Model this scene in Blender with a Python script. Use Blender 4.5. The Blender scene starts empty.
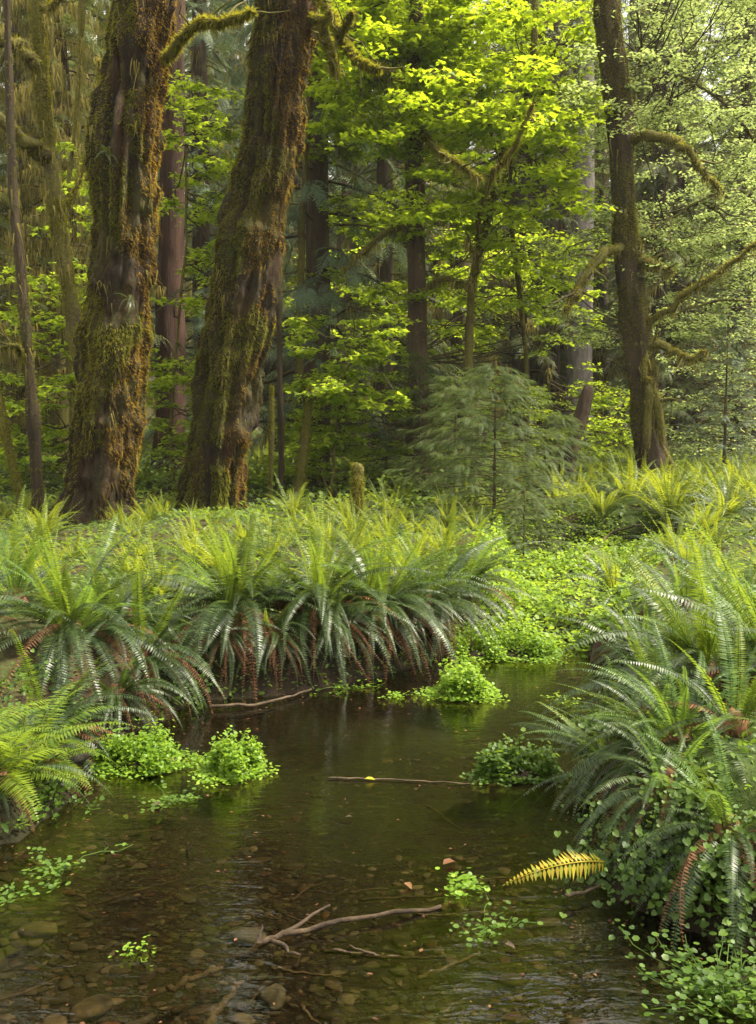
import bpy, math
import numpy as np
from mathutils import Vector

rng = np.random.default_rng(7)
scene = bpy.context.scene
COL = scene.collection
PI = math.pi
R = math.radians

# ------------------------------------------------------------------ camera
F, CX, CY, HOR, CAMZ = 983.0, 378.0, 512.0, 430.0, 1.7
PITCH = math.atan((CY - HOR) / F)
cd = bpy.data.cameras.new("camera")
cam = bpy.data.objects.new("camera", cd)
COL.objects.link(cam)
cam.location = (0, 0, CAMZ)
cam.rotation_euler = (PI / 2 - PITCH, 0, 0)
cd.sensor_fit = 'VERTICAL'
cd.sensor_height = 36
cd.lens = 36 * F / 1024
cd.clip_start, cd.clip_end = 0.05, 1000
scene.camera = cam
FW = np.array([0, math.cos(PITCH), -math.sin(PITCH)])
UP = np.array([0, math.sin(PITCH), math.cos(PITCH)])


def ray(px, py):
    return np.array([px - CX, 0, 0]) + FW * F + UP * (CY - py)


def at(px, py, d):
    """the world point seen at a pixel, d metres in front of the camera"""
    r = ray(px, py)
    return np.array([0, 0, CAMZ]) + r * (d / r[1])


def on_z(px, py, z=0.0):
    r = ray(px, py)
    return np.array([0, 0, CAMZ]) + r * ((z - CAMZ) / r[2])


# ------------------------------------------------------------------ noise
def _hash(ix, iy, iz):
    n = (ix * 374761393 + iy * 668265263 + iz * 2147483647 * 3) & 0xFFFFFFFF
    n = ((n ^ (n >> 13)) * 1274126177) & 0xFFFFFFFF
    n = (n ^ (n >> 16)) & 0xFFFFFFFF
    return n / 4294967295.0


def vnoise(p):
    p = np.asarray(p, float)
    i = np.floor(p).astype(np.int64)
    f = p - i
    f = f * f * (3 - 2 * f)
    out = 0
    for dx in (0, 1):
        wx = f[:, 0] if dx else 1 - f[:, 0]
        for dy in (0, 1):
            wy = f[:, 1] if dy else 1 - f[:, 1]
            for dz in (0, 1):
                wz = f[:, 2] if dz else 1 - f[:, 2]
                out = out + wx * wy * wz * _hash(i[:, 0] + dx, i[:, 1] + dy, i[:, 2] + dz)
    return out * 2 - 1


def fbm(p, scale, octv=3):
    p = np.asarray(p, float) * scale
    out, a = 0, 1.0
    for _ in range(octv):
        out = out + a * vnoise(p)
        p = p * 2.03 + 17.3
        a *= 0.5
    return out


def sstep(a, b, x):
    t = np.clip((x - a) / (b - a), 0, 1)
    return t * t * (3 - 2 * t)


# ------------------------------------------------------------------ mesh builder
class MB:
    def __init__(s):
        s.v, s.l, s.n, s.c = [], [], [], 0

    def add(s, v, faces):
        """faces: int array (k, m) or list of such arrays"""
        v = np.asarray(v, float)
        if not isinstance(faces, list):
            faces = [faces]
        for fa in faces:
            fa = np.asarray(fa)
            s.l.append((fa + s.c).ravel())
            s.n.append(np.full(len(fa), fa.shape[1]))
        s.v.append(v)
        s.c += len(v)

    def inst(s, tv, tf, M, T):
        """template verts/faces copied by k matrices M (columns = basis) and offsets T"""
        if len(T) == 0:
            return
        v = np.einsum('kij,nj->kni', M, tv) + T[:, None, :]
        off = (np.arange(len(T)) * len(tv))[:, None, None]
        if not isinstance(tf, list):
            tf = [tf]
        s.add(v.reshape(-1, 3), [(np.asarray(fa)[None] + off).reshape(-1, np.asarray(fa).shape[1]) for fa in tf])

    def mesh(s, name, mat, smooth=False):
        me = bpy.data.meshes.new(name)
        v = np.concatenate(s.v)
        l = np.concatenate(s.l)
        n = np.concatenate(s.n)
        me.vertices.add(len(v))
        me.vertices.foreach_set('co', v.astype(np.float32).ravel())
        me.loops.add(len(l))
        me.loops.foreach_set('vertex_index', l.astype(np.int32))
        me.polygons.add(len(n))
        st = np.zeros(len(n), np.int32)
        st[1:] = np.cumsum(n)[:-1]
        me.polygons.foreach_set('loop_start', st)
        if smooth:
            me.polygons.foreach_set('use_smooth', np.ones(len(n), bool))
        me.materials.append(mat)
        me.update(calc_edges=True)
        return me


def put(name, me, parent=None, loc=(0, 0, 0), rot=(0, 0, 0), sc=1.0):
    o = bpy.data.objects.new(name, me)
    COL.objects.link(o)
    o.location = loc
    o.rotation_euler = rot
    o.scale = (sc, sc, sc) if np.isscalar(sc) else sc
    if parent is not None:
        o.parent = parent
    return o


def thing(name, label, cat, loc=(0, 0, 0), group=None, rz=0.0, sc=1.0):
    o = put(name, None, None, tuple(loc), (0, 0, rz), sc)
    o.empty_display_size = 0.1
    return tag(o, label, cat, group)


def tag(o, label, cat, group=None):
    o['label'] = label
    o['category'] = cat
    if group:
        o['group'] = group
    return o


def kind(o, k, label=None):
    o['kind'] = k
    if label:
        o['label'] = label
    return o


def norm(v):
    v = np.asarray(v, float)
    return v / (np.linalg.norm(v, axis=-1, keepdims=True) + 1e-9)


def basis(d, up, roll=None):
    """matrices with columns (side, dir, normal)"""
    d = norm(d)
    s = norm(np.cross(d, up))
    n = np.cross(s, d)
    if roll is not None:
        c, q = np.cos(roll)[:, None], np.sin(roll)[:, None]
        s, n = s * c + n * q, n * c - s * q
    return np.stack([s, d, n], axis=-1)


def rand_basis(k, tilt=0.4, pitch=0.0, r=rng):
    a = r.uniform(0, 2 * PI, k)
    d = np.stack([np.cos(a), np.sin(a), r.normal(pitch, tilt, k)], -1)
    up = np.stack([r.normal(0, tilt, k), r.normal(0, tilt, k), np.ones(k)], -1)
    return basis(d, up)


# ------------------------------------------------------------------ tubes
def spline(pts, n):
    pts = np.asarray(pts, float)
    k = len(pts)
    t = np.linspace(0, k - 1, n)
    i = np.clip(t.astype(int), 0, k - 2)
    f = (t - i)[:, None]
    p0, p1, p2, p3 = pts[np.clip(i - 1, 0, k - 1)], pts[i], pts[i + 1], pts[np.clip(i + 2, 0, k - 1)]
    return 0.5 * (2 * p1 + (p2 - p0) * f + (2 * p0 - 5 * p1 + 4 * p2 - p3) * f ** 2 + (3 * p1 - p0 - 3 * p2 + p3) * f ** 3)


def tube(path, rad, seg=8, cap=True):
    path = np.asarray(path, float)
    n = len(path)
    rad = np.broadcast_to(np.asarray(rad, float), (n,))
    tan = norm(np.gradient(path, axis=0))
    ref = np.array([0, 0, 1.0]) if abs(tan[:, 2].mean()) < 0.7 else np.array([0, 1.0, 0])
    s = norm(np.cross(tan, ref))
    b = np.cross(s, tan)
    a = np.linspace(0, 2 * PI, seg, endpoint=False)
    v = path[:, None] + rad[:, None, None] * (np.cos(a)[None, :, None] * s[:, None] + np.sin(a)[None, :, None] * b[:, None])
    i, j = np.meshgrid(np.arange(n - 1), np.arange(seg), indexing='ij')
    j2 = (j + 1) % seg
    q = np.stack([i * seg + j, i * seg + j2, (i + 1) * seg + j2, (i + 1) * seg + j], -1).reshape(-1, 4)
    v = v.reshape(-1, 3)
    fs = [q]
    if cap:
        v = np.concatenate([v, path[:1], path[-1:]])
        k = np.arange(seg)
        k2 = (k + 1) % seg
        fs.append(np.concatenate([np.stack([k2, k, np.full(seg, n * seg)], -1),
                                  np.stack([(n - 1) * seg + k, (n - 1) * seg + k2, np.full(seg, n * seg + 1)], -1)]))
    return v, fs


def wiggle(p0, p1, n, amp, sag=0.0, r=rng):
    t = np.linspace(0, 1, n)[:, None]
    p = np.asarray(p0) * (1 - t) + np.asarray(p1) * t
    w = r.normal(0, amp, (n, 3)) * np.sin(t * PI) ** 0.5
    w = (w + np.roll(w, 1, 0)) * 0.6
    w[0] = 0
    w[-1] = 0
    p = p + w
    p[:, 2] += (-sag * 4 * t * (1 - t))[:, 0]
    return p


# ------------------------------------------------------------------ materials
def nt(name):
    m = bpy.data.materials.new(name)
    m.use_nodes = True
    t = m.node_tree
    t.nodes.clear()
    out = t.nodes.new('ShaderNodeOutputMaterial')
    return m, t, out


def node(t, typ, **kw):
    n = t.nodes.new(typ)
    for k, v in kw.items():
        setattr(n, k, v)
    return n


def noise_n(t, scale, detail=4, rough=0.55, vec=None, dist=0.0):
    n = node(t, 'ShaderNodeTexNoise')
    n.inputs['Scale'].default_value = scale
    n.inputs['Detail'].default_value = detail
    n.inputs['Roughness'].default_value = rough
    n.inputs['Distortion'].default_value = dist
    if vec is not None:
        t.links.new(vec, n.inputs['Vector'])
    return n


def ramp(t, src, stops, interp='LINEAR'):
    r = node(t, 'ShaderNodeValToRGB')
    r.color_ramp.interpolation = interp
    e = r.color_ramp.elements
    while len(e) < len(stops):
        e.new(0.5)
    for k, (p, c) in enumerate(stops):
        e[k].position = p
        e[k].color = (*c, 1) if not np.isscalar(c) else (c, c, c, 1)
    t.links.new(src, r.inputs['Fac'])
    return r


def math_n(t, op, a, b=None):
    m = node(t, 'ShaderNodeMath', operation=op)
    for k, x in enumerate((a, b)):
        if x is None:
            continue
        if np.isscalar(x):
            m.inputs[k].default_value = x
        else:
            t.links.new(x, m.inputs[k])
    return m.outputs[0]


def mixc(t, fac, a, b, blend='MIX'):
    m = node(t, 'ShaderNodeMix', data_type='RGBA', blend_type=blend)
    if np.isscalar(fac):
        m.inputs[0].default_value = fac
    else:
        t.links.new(fac, m.inputs[0])
    for k, x in ((6, a), (7, b)):
        if isinstance(x, tuple):
            m.inputs[k].default_value = (*x, 1)
        else:
            t.links.new(x, m.inputs[k])
    return m.outputs[2]


def leaf_mat(name, stops, trans=(0.2, 0.35, 0.02), tfac=0.45, rough=0.45, spec=0.4, objvar=0.25, tipc=None):
    """stops: colours spread over the random value of each leaf"""
    m, t, out = nt(name)
    g = node(t, 'ShaderNodeNewGeometry')
    oi = node(t, 'ShaderNodeObjectInfo')
    f = math_n(t, 'ADD', math_n(t, 'MULTIPLY', g.outputs['Random Per Island'], 1 - objvar), math_n(t, 'MULTIPLY', oi.outputs['Random'], objvar))
    tc = node(t, 'ShaderNodeTexCoord')
    nz = noise_n(t, 0.9, 3, vec=g.outputs['Position'])
    f = math_n(t, 'ADD', f, math_n(t, 'MULTIPLY', math_n(t, 'SUBTRACT', nz.outputs['Fac'], 0.5), 0.9))
    k = len(stops)
    rp = ramp(t, f, [(0.05 + 0.9 * i / (k - 1), c) for i, c in enumerate(stops)])
    p = node(t, 'ShaderNodeBsdfPrincipled')
    t.links.new(rp.outputs[0], p.inputs['Base Color'])
    p.inputs['Roughness'].default_value = rough
    p.inputs['Specular IOR Level'].default_value = spec
    tr = node(t, 'ShaderNodeBsdfTranslucent')
    tcv = mixc(t, 0.35, trans, mixc(t, 1.0, rp.outputs[0], (2.0, 2.0, 2.0), 'MULTIPLY'))
    t.links.new(tcv, tr.inputs['Color'])
    mx = node(t, 'ShaderNodeMixShader')
    mx.inputs[0].default_value = tfac
    t.links.new(p.outputs[0], mx.inputs[1])
    t.links.new(tr.outputs[0], mx.inputs[2])
    t.links.new(mx.outputs[0], out.inputs['Surface'])
    return m


def bark_mat(name, dark, light, moss=None, moss2=None, amount=0.5, zs=0.12, scale=9.0, bump=0.6, rust=None):
    m, t, out = nt(name)
    tc = node(t, 'ShaderNodeTexCoord')
    mp = node(t, 'ShaderNodeMapping')
    mp.inputs['Scale'].default_value = (1, 1, zs)
    t.links.new(tc.outputs['Object'], mp.inputs['Vector'])
    n1 = noise_n(t, scale, 6, 0.65, mp.outputs[0], 0.4)
    n2 = noise_n(t, 1.3, 4, 0.6, tc.outputs['Object'], 0.6)
    n3 = noise_n(t, 28, 5, 0.7, tc.outputs['Object'])
    c = ramp(t, n1.outputs['Fac'], [(0.32, dark), (0.68, light)]).outputs[0]
    if rust:
        mpr = node(t, 'ShaderNodeMapping')
        mpr.inputs['Scale'].default_value = (1, 1, 0.35)
        mpr.inputs['Location'].default_value = (3.1, 7.7, 1.3)
        t.links.new(tc.outputs['Object'], mpr.inputs['Vector'])
        n4 = noise_n(t, 2.6, 4, 0.6, mpr.outputs[0])
        c = mixc(t, ramp(t, n4.outputs['Fac'], [(0.5, 0.0), (0.66, 0.85)]).outputs[0], c, rust)
    if moss:
        mc = ramp(t, n3.outputs['Fac'], [(0.3, moss), (0.7, moss2)]).outputs[0]
        f = math_n(t, 'ADD', n2.outputs['Fac'], math_n(t, 'MULTIPLY', math_n(t, 'SUBTRACT', n3.outputs['Fac'], 0.5), 0.5))
        a = 0.85 - 0.6 * amount
        c = mixc(t, ramp(t, f, [(a - 0.08, 0.0), (a + 0.08, 1.0)]).outputs[0], c, mc)
    p = node(t, 'ShaderNodeBsdfPrincipled')
    t.links.new(c, p.inputs['Base Color'])
    p.inputs['Roughness'].default_value = 0.85
    p.inputs['Specular IOR Level'].default_value = 0.2
    b = node(t, 'ShaderNodeBump')
    b.inputs['Strength'].default_value = bump
    b.inputs['Distance'].default_value = 0.06
    t.links.new(math_n(t, 'ADD', n1.outputs['Fac'], math_n(t, 'MULTIPLY', n3.outputs['Fac'], 0.6)), b.inputs['Height'])
    t.links.new(b.outputs[0], p.inputs['Normal'])
    t.links.new(p.outputs[0], out.inputs['Surface'])
    return m


M = {}
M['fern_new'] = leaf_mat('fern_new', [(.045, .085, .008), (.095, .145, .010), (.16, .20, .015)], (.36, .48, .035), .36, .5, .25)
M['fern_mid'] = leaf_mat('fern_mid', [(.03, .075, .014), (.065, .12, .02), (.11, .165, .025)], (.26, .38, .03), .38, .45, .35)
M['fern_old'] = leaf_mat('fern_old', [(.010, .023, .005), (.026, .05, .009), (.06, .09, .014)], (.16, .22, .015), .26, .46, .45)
M['fern_dead'] = leaf_mat('fern_dead', [(.05, .022, .011), (.11, .05, .022), (.19, .10, .04)], (.25, .11, .035), .25, .7, .2)
M['fern_yellow'] = leaf_mat('fern_yellow', [(.15, .17, .02), (.30, .28, .02), (.38, .30, .025), (.26, .15, .02)], (.5, .45, .03), .35, .5, .3)
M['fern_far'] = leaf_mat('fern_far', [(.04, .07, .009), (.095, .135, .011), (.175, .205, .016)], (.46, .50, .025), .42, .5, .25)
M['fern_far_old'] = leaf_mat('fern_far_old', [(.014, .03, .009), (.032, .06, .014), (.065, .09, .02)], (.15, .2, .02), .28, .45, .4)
M['cress'] = leaf_mat('cress', [(.07, .14, .012), (.13, .22, .016), (.20, .30, .025)], (.40, .55, .03), .4, .5, .3)
M['meadow'] = leaf_mat('meadow', [(.06, .12, .012), (.12, .20, .016), (.20, .28, .022)], (.42, .54, .035), .42, .5, .25)
M['creeper'] = leaf_mat('creeper', [(.028, .06, .008), (.058, .11, .012), (.105, .17, .02)], (.27, .38, .025), .4, .5, .3)
M['maple'] = leaf_mat('maple', [(.08, .15, .01), (.15, .235, .012), (.23, .30, .016)], (.62, .72, .02), .55, .5, .25)
M['alder'] = leaf_mat('alder', [(.07, .12, .04), (.12, .17, .055), (.18, .22, .08)], (.50, .58, .15), .5, .5, .3)
M['vine_maple'] = leaf_mat('vine_maple', [(.07, .14, .012), (.14, .22, .015), (.22, .29, .02)], (.6, .7, .035), .55, .5, .25)
M['floor_leaf'] = leaf_mat('floor_leaf', [(.035, .065, .012), (.08, .13, .018), (.14, .19, .024)], (.3, .42, .035), .4, .5, .25)
M['conifer'] = leaf_mat('conifer', [(.026, .038, .009), (.052, .068, .015), (.095, .11, .026)], (.2, .25, .05), .3, .6, .25, .4)
M['conifer_blue'] = leaf_mat('conifer_blue', [(.05, .08, .045), (.08, .115, .065), (.13, .16, .095)], (.2, .27, .12), .3, .6, .25, .4)
M['hemlock'] = leaf_mat('hemlock', [(.028, .046, .013), (.055, .08, .02), (.095, .125, .03)], (.18, .25, .05), .35, .6, .2)
M['moss'] = leaf_mat('moss', [(.05, .06, .008), (.10, .105, .012), (.17, .15, .016)], (.34, .30, .02), .42, .8, .1, .15)
M['moss_rust_sunlit'] = leaf_mat('moss_rust_sunlit', [(.06, .036, .007), (.13, .08, .010), (.21, .135, .016)], (.45, .27, .02), .4, .8, .1, .15)  # dry rust moss, with the gold of side sunlight painted into it
M['moss_brown'] = leaf_mat('moss_brown', [(.014, .009, .005), (.035, .022, .010), (.075, .055, .016)], (.12, .08, .02), .3, .85, .05, .15)
M['hanging_moss'] = leaf_mat('hanging_moss', [(.09, .08, .022), (.17, .145, .036), (.26, .21, .06)], (.36, .29, .07), .35, .8, .1, .3)
M['bark_maple'] = bark_mat('bark_maple', (.007, .005, .0035), (.034, .021, .011), (.020, .021, .005), (.055, .046, .009), .56, .16, 9, .9, (.06, .026, .009))
M['bark_mossy'] = bark_mat('bark_mossy', (.02, .015, .008), (.07, .045, .022), (.05, .05, .012), (.13, .11, .02), .75, .2, 10, .7)
M['bark_dark'] = bark_mat('bark_dark', (.018, .013, .007), (.06, .042, .022), (.03, .035, .012), (.06, .06, .02), .35, .12, 8, .7)
M['bark_brown'] = bark_mat('bark_brown', (.022, .015, .009), (.085, .055, .033), (.05, .05, .02), (.09, .08, .03), .35, .1, 8, .8)
M['bark_red'] = bark_mat('bark_red', (.02, .010, .006), (.065, .031, .019), None, None, 0, .05, 10, .8)
M['bark_grey'] = bark_mat('bark_grey', (.07, .06, .055), (.2, .175, .16), (.07, .07, .03), (.12, .11, .05), .3, .25, 8, .5)
M['twig'] = bark_mat('twig', (.02, .014, .008), (.08, .055, .03), (.06, .06, .015), (.12, .1, .03), .5, .3, 14, .4)
M['wet_wood'] = bark_mat('wet_wood', (.012, .008, .005), (.06, .04, .022), None, None, 0, .8, 14, .4)
M['pale_wood'] = bark_mat('pale_wood', (.028, .02, .012), (.10, .072, .043), None, None, 0, .8, 14, .4)
M['mud'] = bark_mat('mud', (.012, .009, .006), (.04, .028, .018), (.03, .035, .01), (.05, .06, .015), .4, 1, 9, .8)


def stone_mat(name, stops, rough=0.8):
    m, t, out = nt(name)
    g = node(t, 'ShaderNodeNewGeometry')
    tc = node(t, 'ShaderNodeTexCoord')
    nz = noise_n(t, 30, 5, 0.6, tc.outputs['Object'])
    rp = ramp(t, g.outputs['Random Per Island'], [(i / (len(stops) - 1), c) for i, c in enumerate(stops)])
    c = mixc(t, 1.0, rp.outputs[0], ramp(t, nz.outputs['Fac'], [(0.3, (.55, .55, .5)), (0.7, (1.3, 1.25, 1.15))]).outputs[0], 'MULTIPLY')
    n2 = noise_n(t, 1.1, 4, 0.6, g.outputs['Position'])
    c = mixc(t, ramp(t, n2.outputs['Fac'], [(0.5, 0.0), (0.68, 0.75)]).outputs[0], c, (.03, .034, .008))
    p = node(t, 'ShaderNodeBsdfPrincipled')
    t.links.new(c, p.inputs['Base Color'])
    p.inputs['Roughness'].default_value = rough
    p.inputs['Specular IOR Level'].default_value = .1
    t.links.new(p.outputs[0], out.inputs['Surface'])
    return m


M['pebble'] = stone_mat('pebble', [(.012, .009, .006), (.026, .018, .011), (.02, .017, .011), (.036, .027, .016), (.022, .019, .015), (.085, .067, .047), (.015, .011, .008), (.045, .022, .013), (.02, .021, .015), (.04, .032, .022)])
M['stone_red'] = stone_mat('stone_red', [(.08, .035, .022), (.09, .04, .024)])
M['stone_grey'] = stone_mat('stone_grey', [(.06, .056, .05), (.08, .074, .066)])


def ground_mat():
    m, t, out = nt('forest_soil')
    g = node(t, 'ShaderNodeNewGeometry')
    n1 = noise_n(t, 0.9, 6, 0.6, g.outputs['Position'])
    n2 = noise_n(t, 14, 6, 0.7, g.outputs['Position'])
    vo = node(t, 'ShaderNodeTexVoronoi')
    vo.inputs['Scale'].default_value = 18
    t.links.new(g.outputs['Position'], vo.inputs['Vector'])
    soil = ramp(t, n2.outputs['Fac'], [(0.3, (.018, .012, .007)), (0.55, (.05, .034, .018)), (0.75, (.085, .055, .03))]).outputs[0]
    green = ramp(t, n2.outputs['Fac'], [(0.3, (.018, .035, .008)), (0.7, (.06, .09, .018))]).outputs[0]
    c = mixc(t, ramp(t, n1.outputs['Fac'], [(0.42, 0.0), (0.58, 0.9)]).outputs[0], soil, green)
    bed = mixc(t, 1.0, ramp(t, vo.outputs['Distance'], [(0.0, (.028, .02, .012)), (0.6, (.010, .007, .004))]).outputs[0],
               ramp(t, n2.outputs['Fac'], [(0.3, (.5, .5, .5)), (0.7, (1.2, 1.2, 1.1))]).outputs[0], 'MULTIPLY')
    alg = noise_n(t, 0.8, 5, 0.6, g.outputs['Position'])
    bed = mixc(t, ramp(t, alg.outputs['Fac'], [(0.48, 0.0), (0.62, 0.8)]).outputs[0], bed, (.022, .028, .006))
    sx = node(t, 'ShaderNodeSeparateXYZ')
    t.links.new(g.outputs['Position'], sx.inputs[0])
    c = mixc(t, ramp(t, math_n(t, 'ADD', sx.outputs['Z'], math_n(t, 'MULTIPLY', n2.outputs['Fac'], .15)), [(0.2, 0.85), (0.45, 0.0)]).outputs[0], c, (.012, .008, .005))
    c = mixc(t, ramp(t, math_n(t, 'ADD', sx.outputs['Z'], 0.5), [(0.47, 1.0), (0.51, 0.0)]).outputs[0], c, bed)
    p = node(t, 'ShaderNodeBsdfPrincipled')
    t.links.new(c, p.inputs['Base Color'])
    p.inputs['Roughness'].default_value = 0.9
    p.inputs['Specular IOR Level'].default_value = .12
    b = node(t, 'ShaderNodeBump')
    b.inputs['Strength'].default_value = 0.8
    b.inputs['Distance'].default_value = 0.05
    t.links.new(n2.outputs['Fac'], b.inputs['Height'])
    t.links.new(b.outputs[0], p.inputs['Normal'])
    t.links.new(p.outputs[0], out.inputs['Surface'])
    return m


def water_mat():
    m, t, out = nt('stream_water')
    g = node(t, 'ShaderNodeNewGeometry')
    mp = node(t, 'ShaderNodeMapping')
    mp.inputs['Scale'].default_value = (1.0, 2.6, 1)
    mp.inputs['Rotation'].default_value = (0, 0, R(8))
    t.links.new(g.outputs['Position'], mp.inputs['Vector'])
    n1 = noise_n(t, 5.5, 3, 0.5, mp.outputs[0], 0.8)
    n2 = noise_n(t, 22, 2, 0.5, mp.outputs[0], 0.3)
    h = math_n(t, 'ADD', n1.outputs['Fac'], math_n(t, 'MULTIPLY', n2.outputs['Fac'], 0.25))
    b = node(t, 'ShaderNodeBump')
    b.inputs['Strength'].default_value = 0.13
    b.inputs['Distance'].default_value = 0.03
    t.links.new(h, b.inputs['Height'])
    tr = node(t, 'ShaderNodeBsdfTransparent')
    tr.inputs['Color'].default_value = (.62, .585, .44, 1)
    gl = node(t, 'ShaderNodeBsdfGlossy')
    gl.inputs['Roughness'].default_value = 0.02
    gl.inputs['Color'].default_value = (1, 1, 1, 1)
    t.links.new(b.outputs[0], gl.inputs['Normal'])
    fr = node(t, 'ShaderNodeFresnel')
    fr.inputs['IOR'].default_value = 1.5
    t.links.new(b.outputs[0], fr.inputs['Normal'])
    mx = node(t, 'ShaderNodeMixShader')
    t.links.new(fr.outputs[0], mx.inputs[0])
    t.links.new(tr.outputs[0], mx.inputs[1])
    t.links.new(gl.outputs[0], mx.inputs[2])
    t.links.new(mx.outputs[0], out.inputs['Surface'])
    return m


# ------------------------------------------------------------------ terrain
def poly_px(pts):
    return np.array([on_z(*p)[:2] for p in pts])


STREAM = np.concatenate([
    np.array([[-6.0, 0.6], [-6.0, 3.2]]),
    poly_px([(-170, 875), (-60, 855), (20, 842), (72, 800), (88, 750), (165, 722), (192, 702), (262, 698), (335, 688),
             (430, 664), (478, 642), (520, 632), (560, 640), (588, 652), (622, 690), (640, 740), (618, 800), (596, 850),
             (606, 896), (660, 918), (756, 958), (960, 1040)]),
    np.array([[5.0, 1.6], [5.0, 0.6]])])
MARSH = poly_px([(440, 655), (490, 620), (506, 588), (520, 562), (540, 552), (640, 549), (690, 556), (650, 600), (600, 625), (595, 655), (540, 670)])


def sdf(P, poly):
    """signed distance, negative inside"""
    P = np.asarray(P, float)
    d = np.full(len(P), 1e9)
    inside = np.zeros(len(P), bool)
    n = len(poly)
    for i in range(n):
        a, b = poly[i], poly[(i + 1) % n]
        e = b - a
        w = P - a
        tt = np.clip((w @ e) / (e @ e), 0, 1)
        d = np.minimum(d, np.linalg.norm(w - tt[:, None] * e, axis=1))
        c = (a[1] <= P[:, 1]) != (b[1] <= P[:, 1])
        xx = a[0] + (P[:, 1] - a[1]) / (b[1] - a[1] + 1e-12) * (b[0] - a[0])
        inside ^= c & (P[:, 0] < xx)
    return np.where(inside, -d, d)


def height(P):
    P = np.asarray(P, float)
    s = sdf(P, STREAM)
    m = sdf(P, MARSH)
    p3 = np.concatenate([P, np.zeros((len(P), 1))], 1)
    n = fbm(p3, 0.7, 3)
    land = 0.47 + 0.05 * n + 0.02 * np.clip(P[:, 1] - 14, 0, 20) * 0.6 + 0.012 * fbm(p3, 4, 2)
    land = land * (1 - .62 * np.exp(-((P[:, 0] + 1.95) ** 2 / .8 + (P[:, 1] - 4.6) ** 2 / .9)))
    far = np.clip(P[:, 1] - 55, 0, 60)
    land = land + far * 0.45
    side = np.clip(np.abs(P[:, 0]) - 30, 0, 60)
    land = land + side * 0.3
    top = np.minimum(s, np.maximum(m, -0.2))
    h = land * sstep(-0.02, 0.42, np.minimum(s, m + 0.12))
    h = np.where((m < 0.12) & (s > 0), 0.03 + 0.03 * n + land * sstep(-0.12, 0.3, m) * 0.9, h)
    bed = -0.03 - 0.17 * sstep(0, 0.9, -s) + 0.02 * n
    return np.where(s < 0, bed, h)


def hz(x, y):
    return float(height(np.array([[x, y]]))[0])


def on_ground(px, py):
    """first ground point under a pixel (water counts as its bed)"""
    r = ray(px, py)
    r = r / r[1]
    d = np.linspace(1.5, 60, 6000)
    p = np.array([0, 0, CAMZ]) + d[:, None] * r
    hh = height(p[:, :2])
    k = np.argmax(p[:, 2] <= hh)
    return np.array([p[k, 0], p[k, 1], hh[k]])


def axis_(lo, hi, f0, f1, fine, grow):
    a = list(np.arange(f0, f1, fine))
    st = fine
    x = f1
    while x < hi:
        a.append(x)
        st *= grow
        x += st
    a.append(hi)
    st, x, b = fine, f0, []
    while x > lo:
        st *= grow
        x -= st
        b.append(max(x, lo))
    return np.array(b[::-1] + a)


xs = axis_(-120, 120, -4.5, 5.0, 0.06, 1.12)
ys = axis_(-40, 170, 1.5, 13.5, 0.07, 1.10)
gx, gy = np.meshgrid(xs, ys, indexing='ij')
gp = np.stack([gx.ravel(), gy.ravel()], -1)
gz = height(gp)
i, j = np.meshgrid(np.arange(len(xs) - 1), np.arange(len(ys) - 1), indexing='ij')
ny = len(ys)
gf = np.stack([i * ny + j, (i + 1) * ny + j, (i + 1) * ny + j + 1, i * ny + j + 1], -1).reshape(-1, 4)
mb = MB()
mb.add(np.concatenate([gp, gz[:, None]], 1), gf)
kind(put('ground', mb.mesh('ground', ground_mat(), True)), 'structure')
mb = MB()
wx, wy = np.meshgrid(np.linspace(-7, 6, 40), np.linspace(0.3, 9.6, 30), indexing='ij')
i, j = np.meshgrid(np.arange(39), np.arange(29), indexing='ij')
mb.add(np.stack([wx.ravel(), wy.ravel(), np.zeros(wx.size)], -1), np.stack([i * 30 + j, (i + 1) * 30 + j, (i + 1) * 30 + j + 1, i * 30 + j + 1], -1).reshape(-1, 4))
kind(put('water', mb.mesh('water', water_mat(), True)), 'structure')

# ------------------------------------------------------------------ stones in the stream bed
ICO_T = (1 + 5 ** .5) / 2
_iv = norm(np.array([[-1, ICO_T, 0], [1, ICO_T, 0], [-1, -ICO_T, 0], [1, -ICO_T, 0], [0, -1, ICO_T], [0, 1, ICO_T], [0, -1, -ICO_T], [0, 1, -ICO_T],
                     [ICO_T, 0, -1], [ICO_T, 0, 1], [-ICO_T, 0, -1], [-ICO_T, 0, 1]]))
_if = np.array([[0, 11, 5], [0, 5, 1], [0, 1, 7], [0, 7, 10], [0, 10, 11], [1, 5, 9], [5, 11, 4], [11, 10, 2], [10, 7, 6], [7, 1, 8],
                [3, 9, 4], [3, 4, 2], [3, 2, 6], [3, 6, 8], [3, 8, 9], [4, 9, 5], [2, 4, 11], [6, 2, 10], [8, 6, 7], [9, 8, 1]])


def subdiv(v, f):
    v = list(map(tuple, v))
    c = {}
    def mid(a, b):
        k = (min(a, b), max(a, b))
        if k not in c:
            c[k] = len(v)
            v.append(tuple(norm((np.array(v[a]) + np.array(v[b])) / 2)))
        return c[k]
    o = []
    for a, b, d in f:
        x, y, z = mid(a, b), mid(b, d), mid(d, a)
        o += [[a, x, z], [x, b, y], [z, y, d], [x, y, z]]
    return np.array(v), np.array(o)


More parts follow.
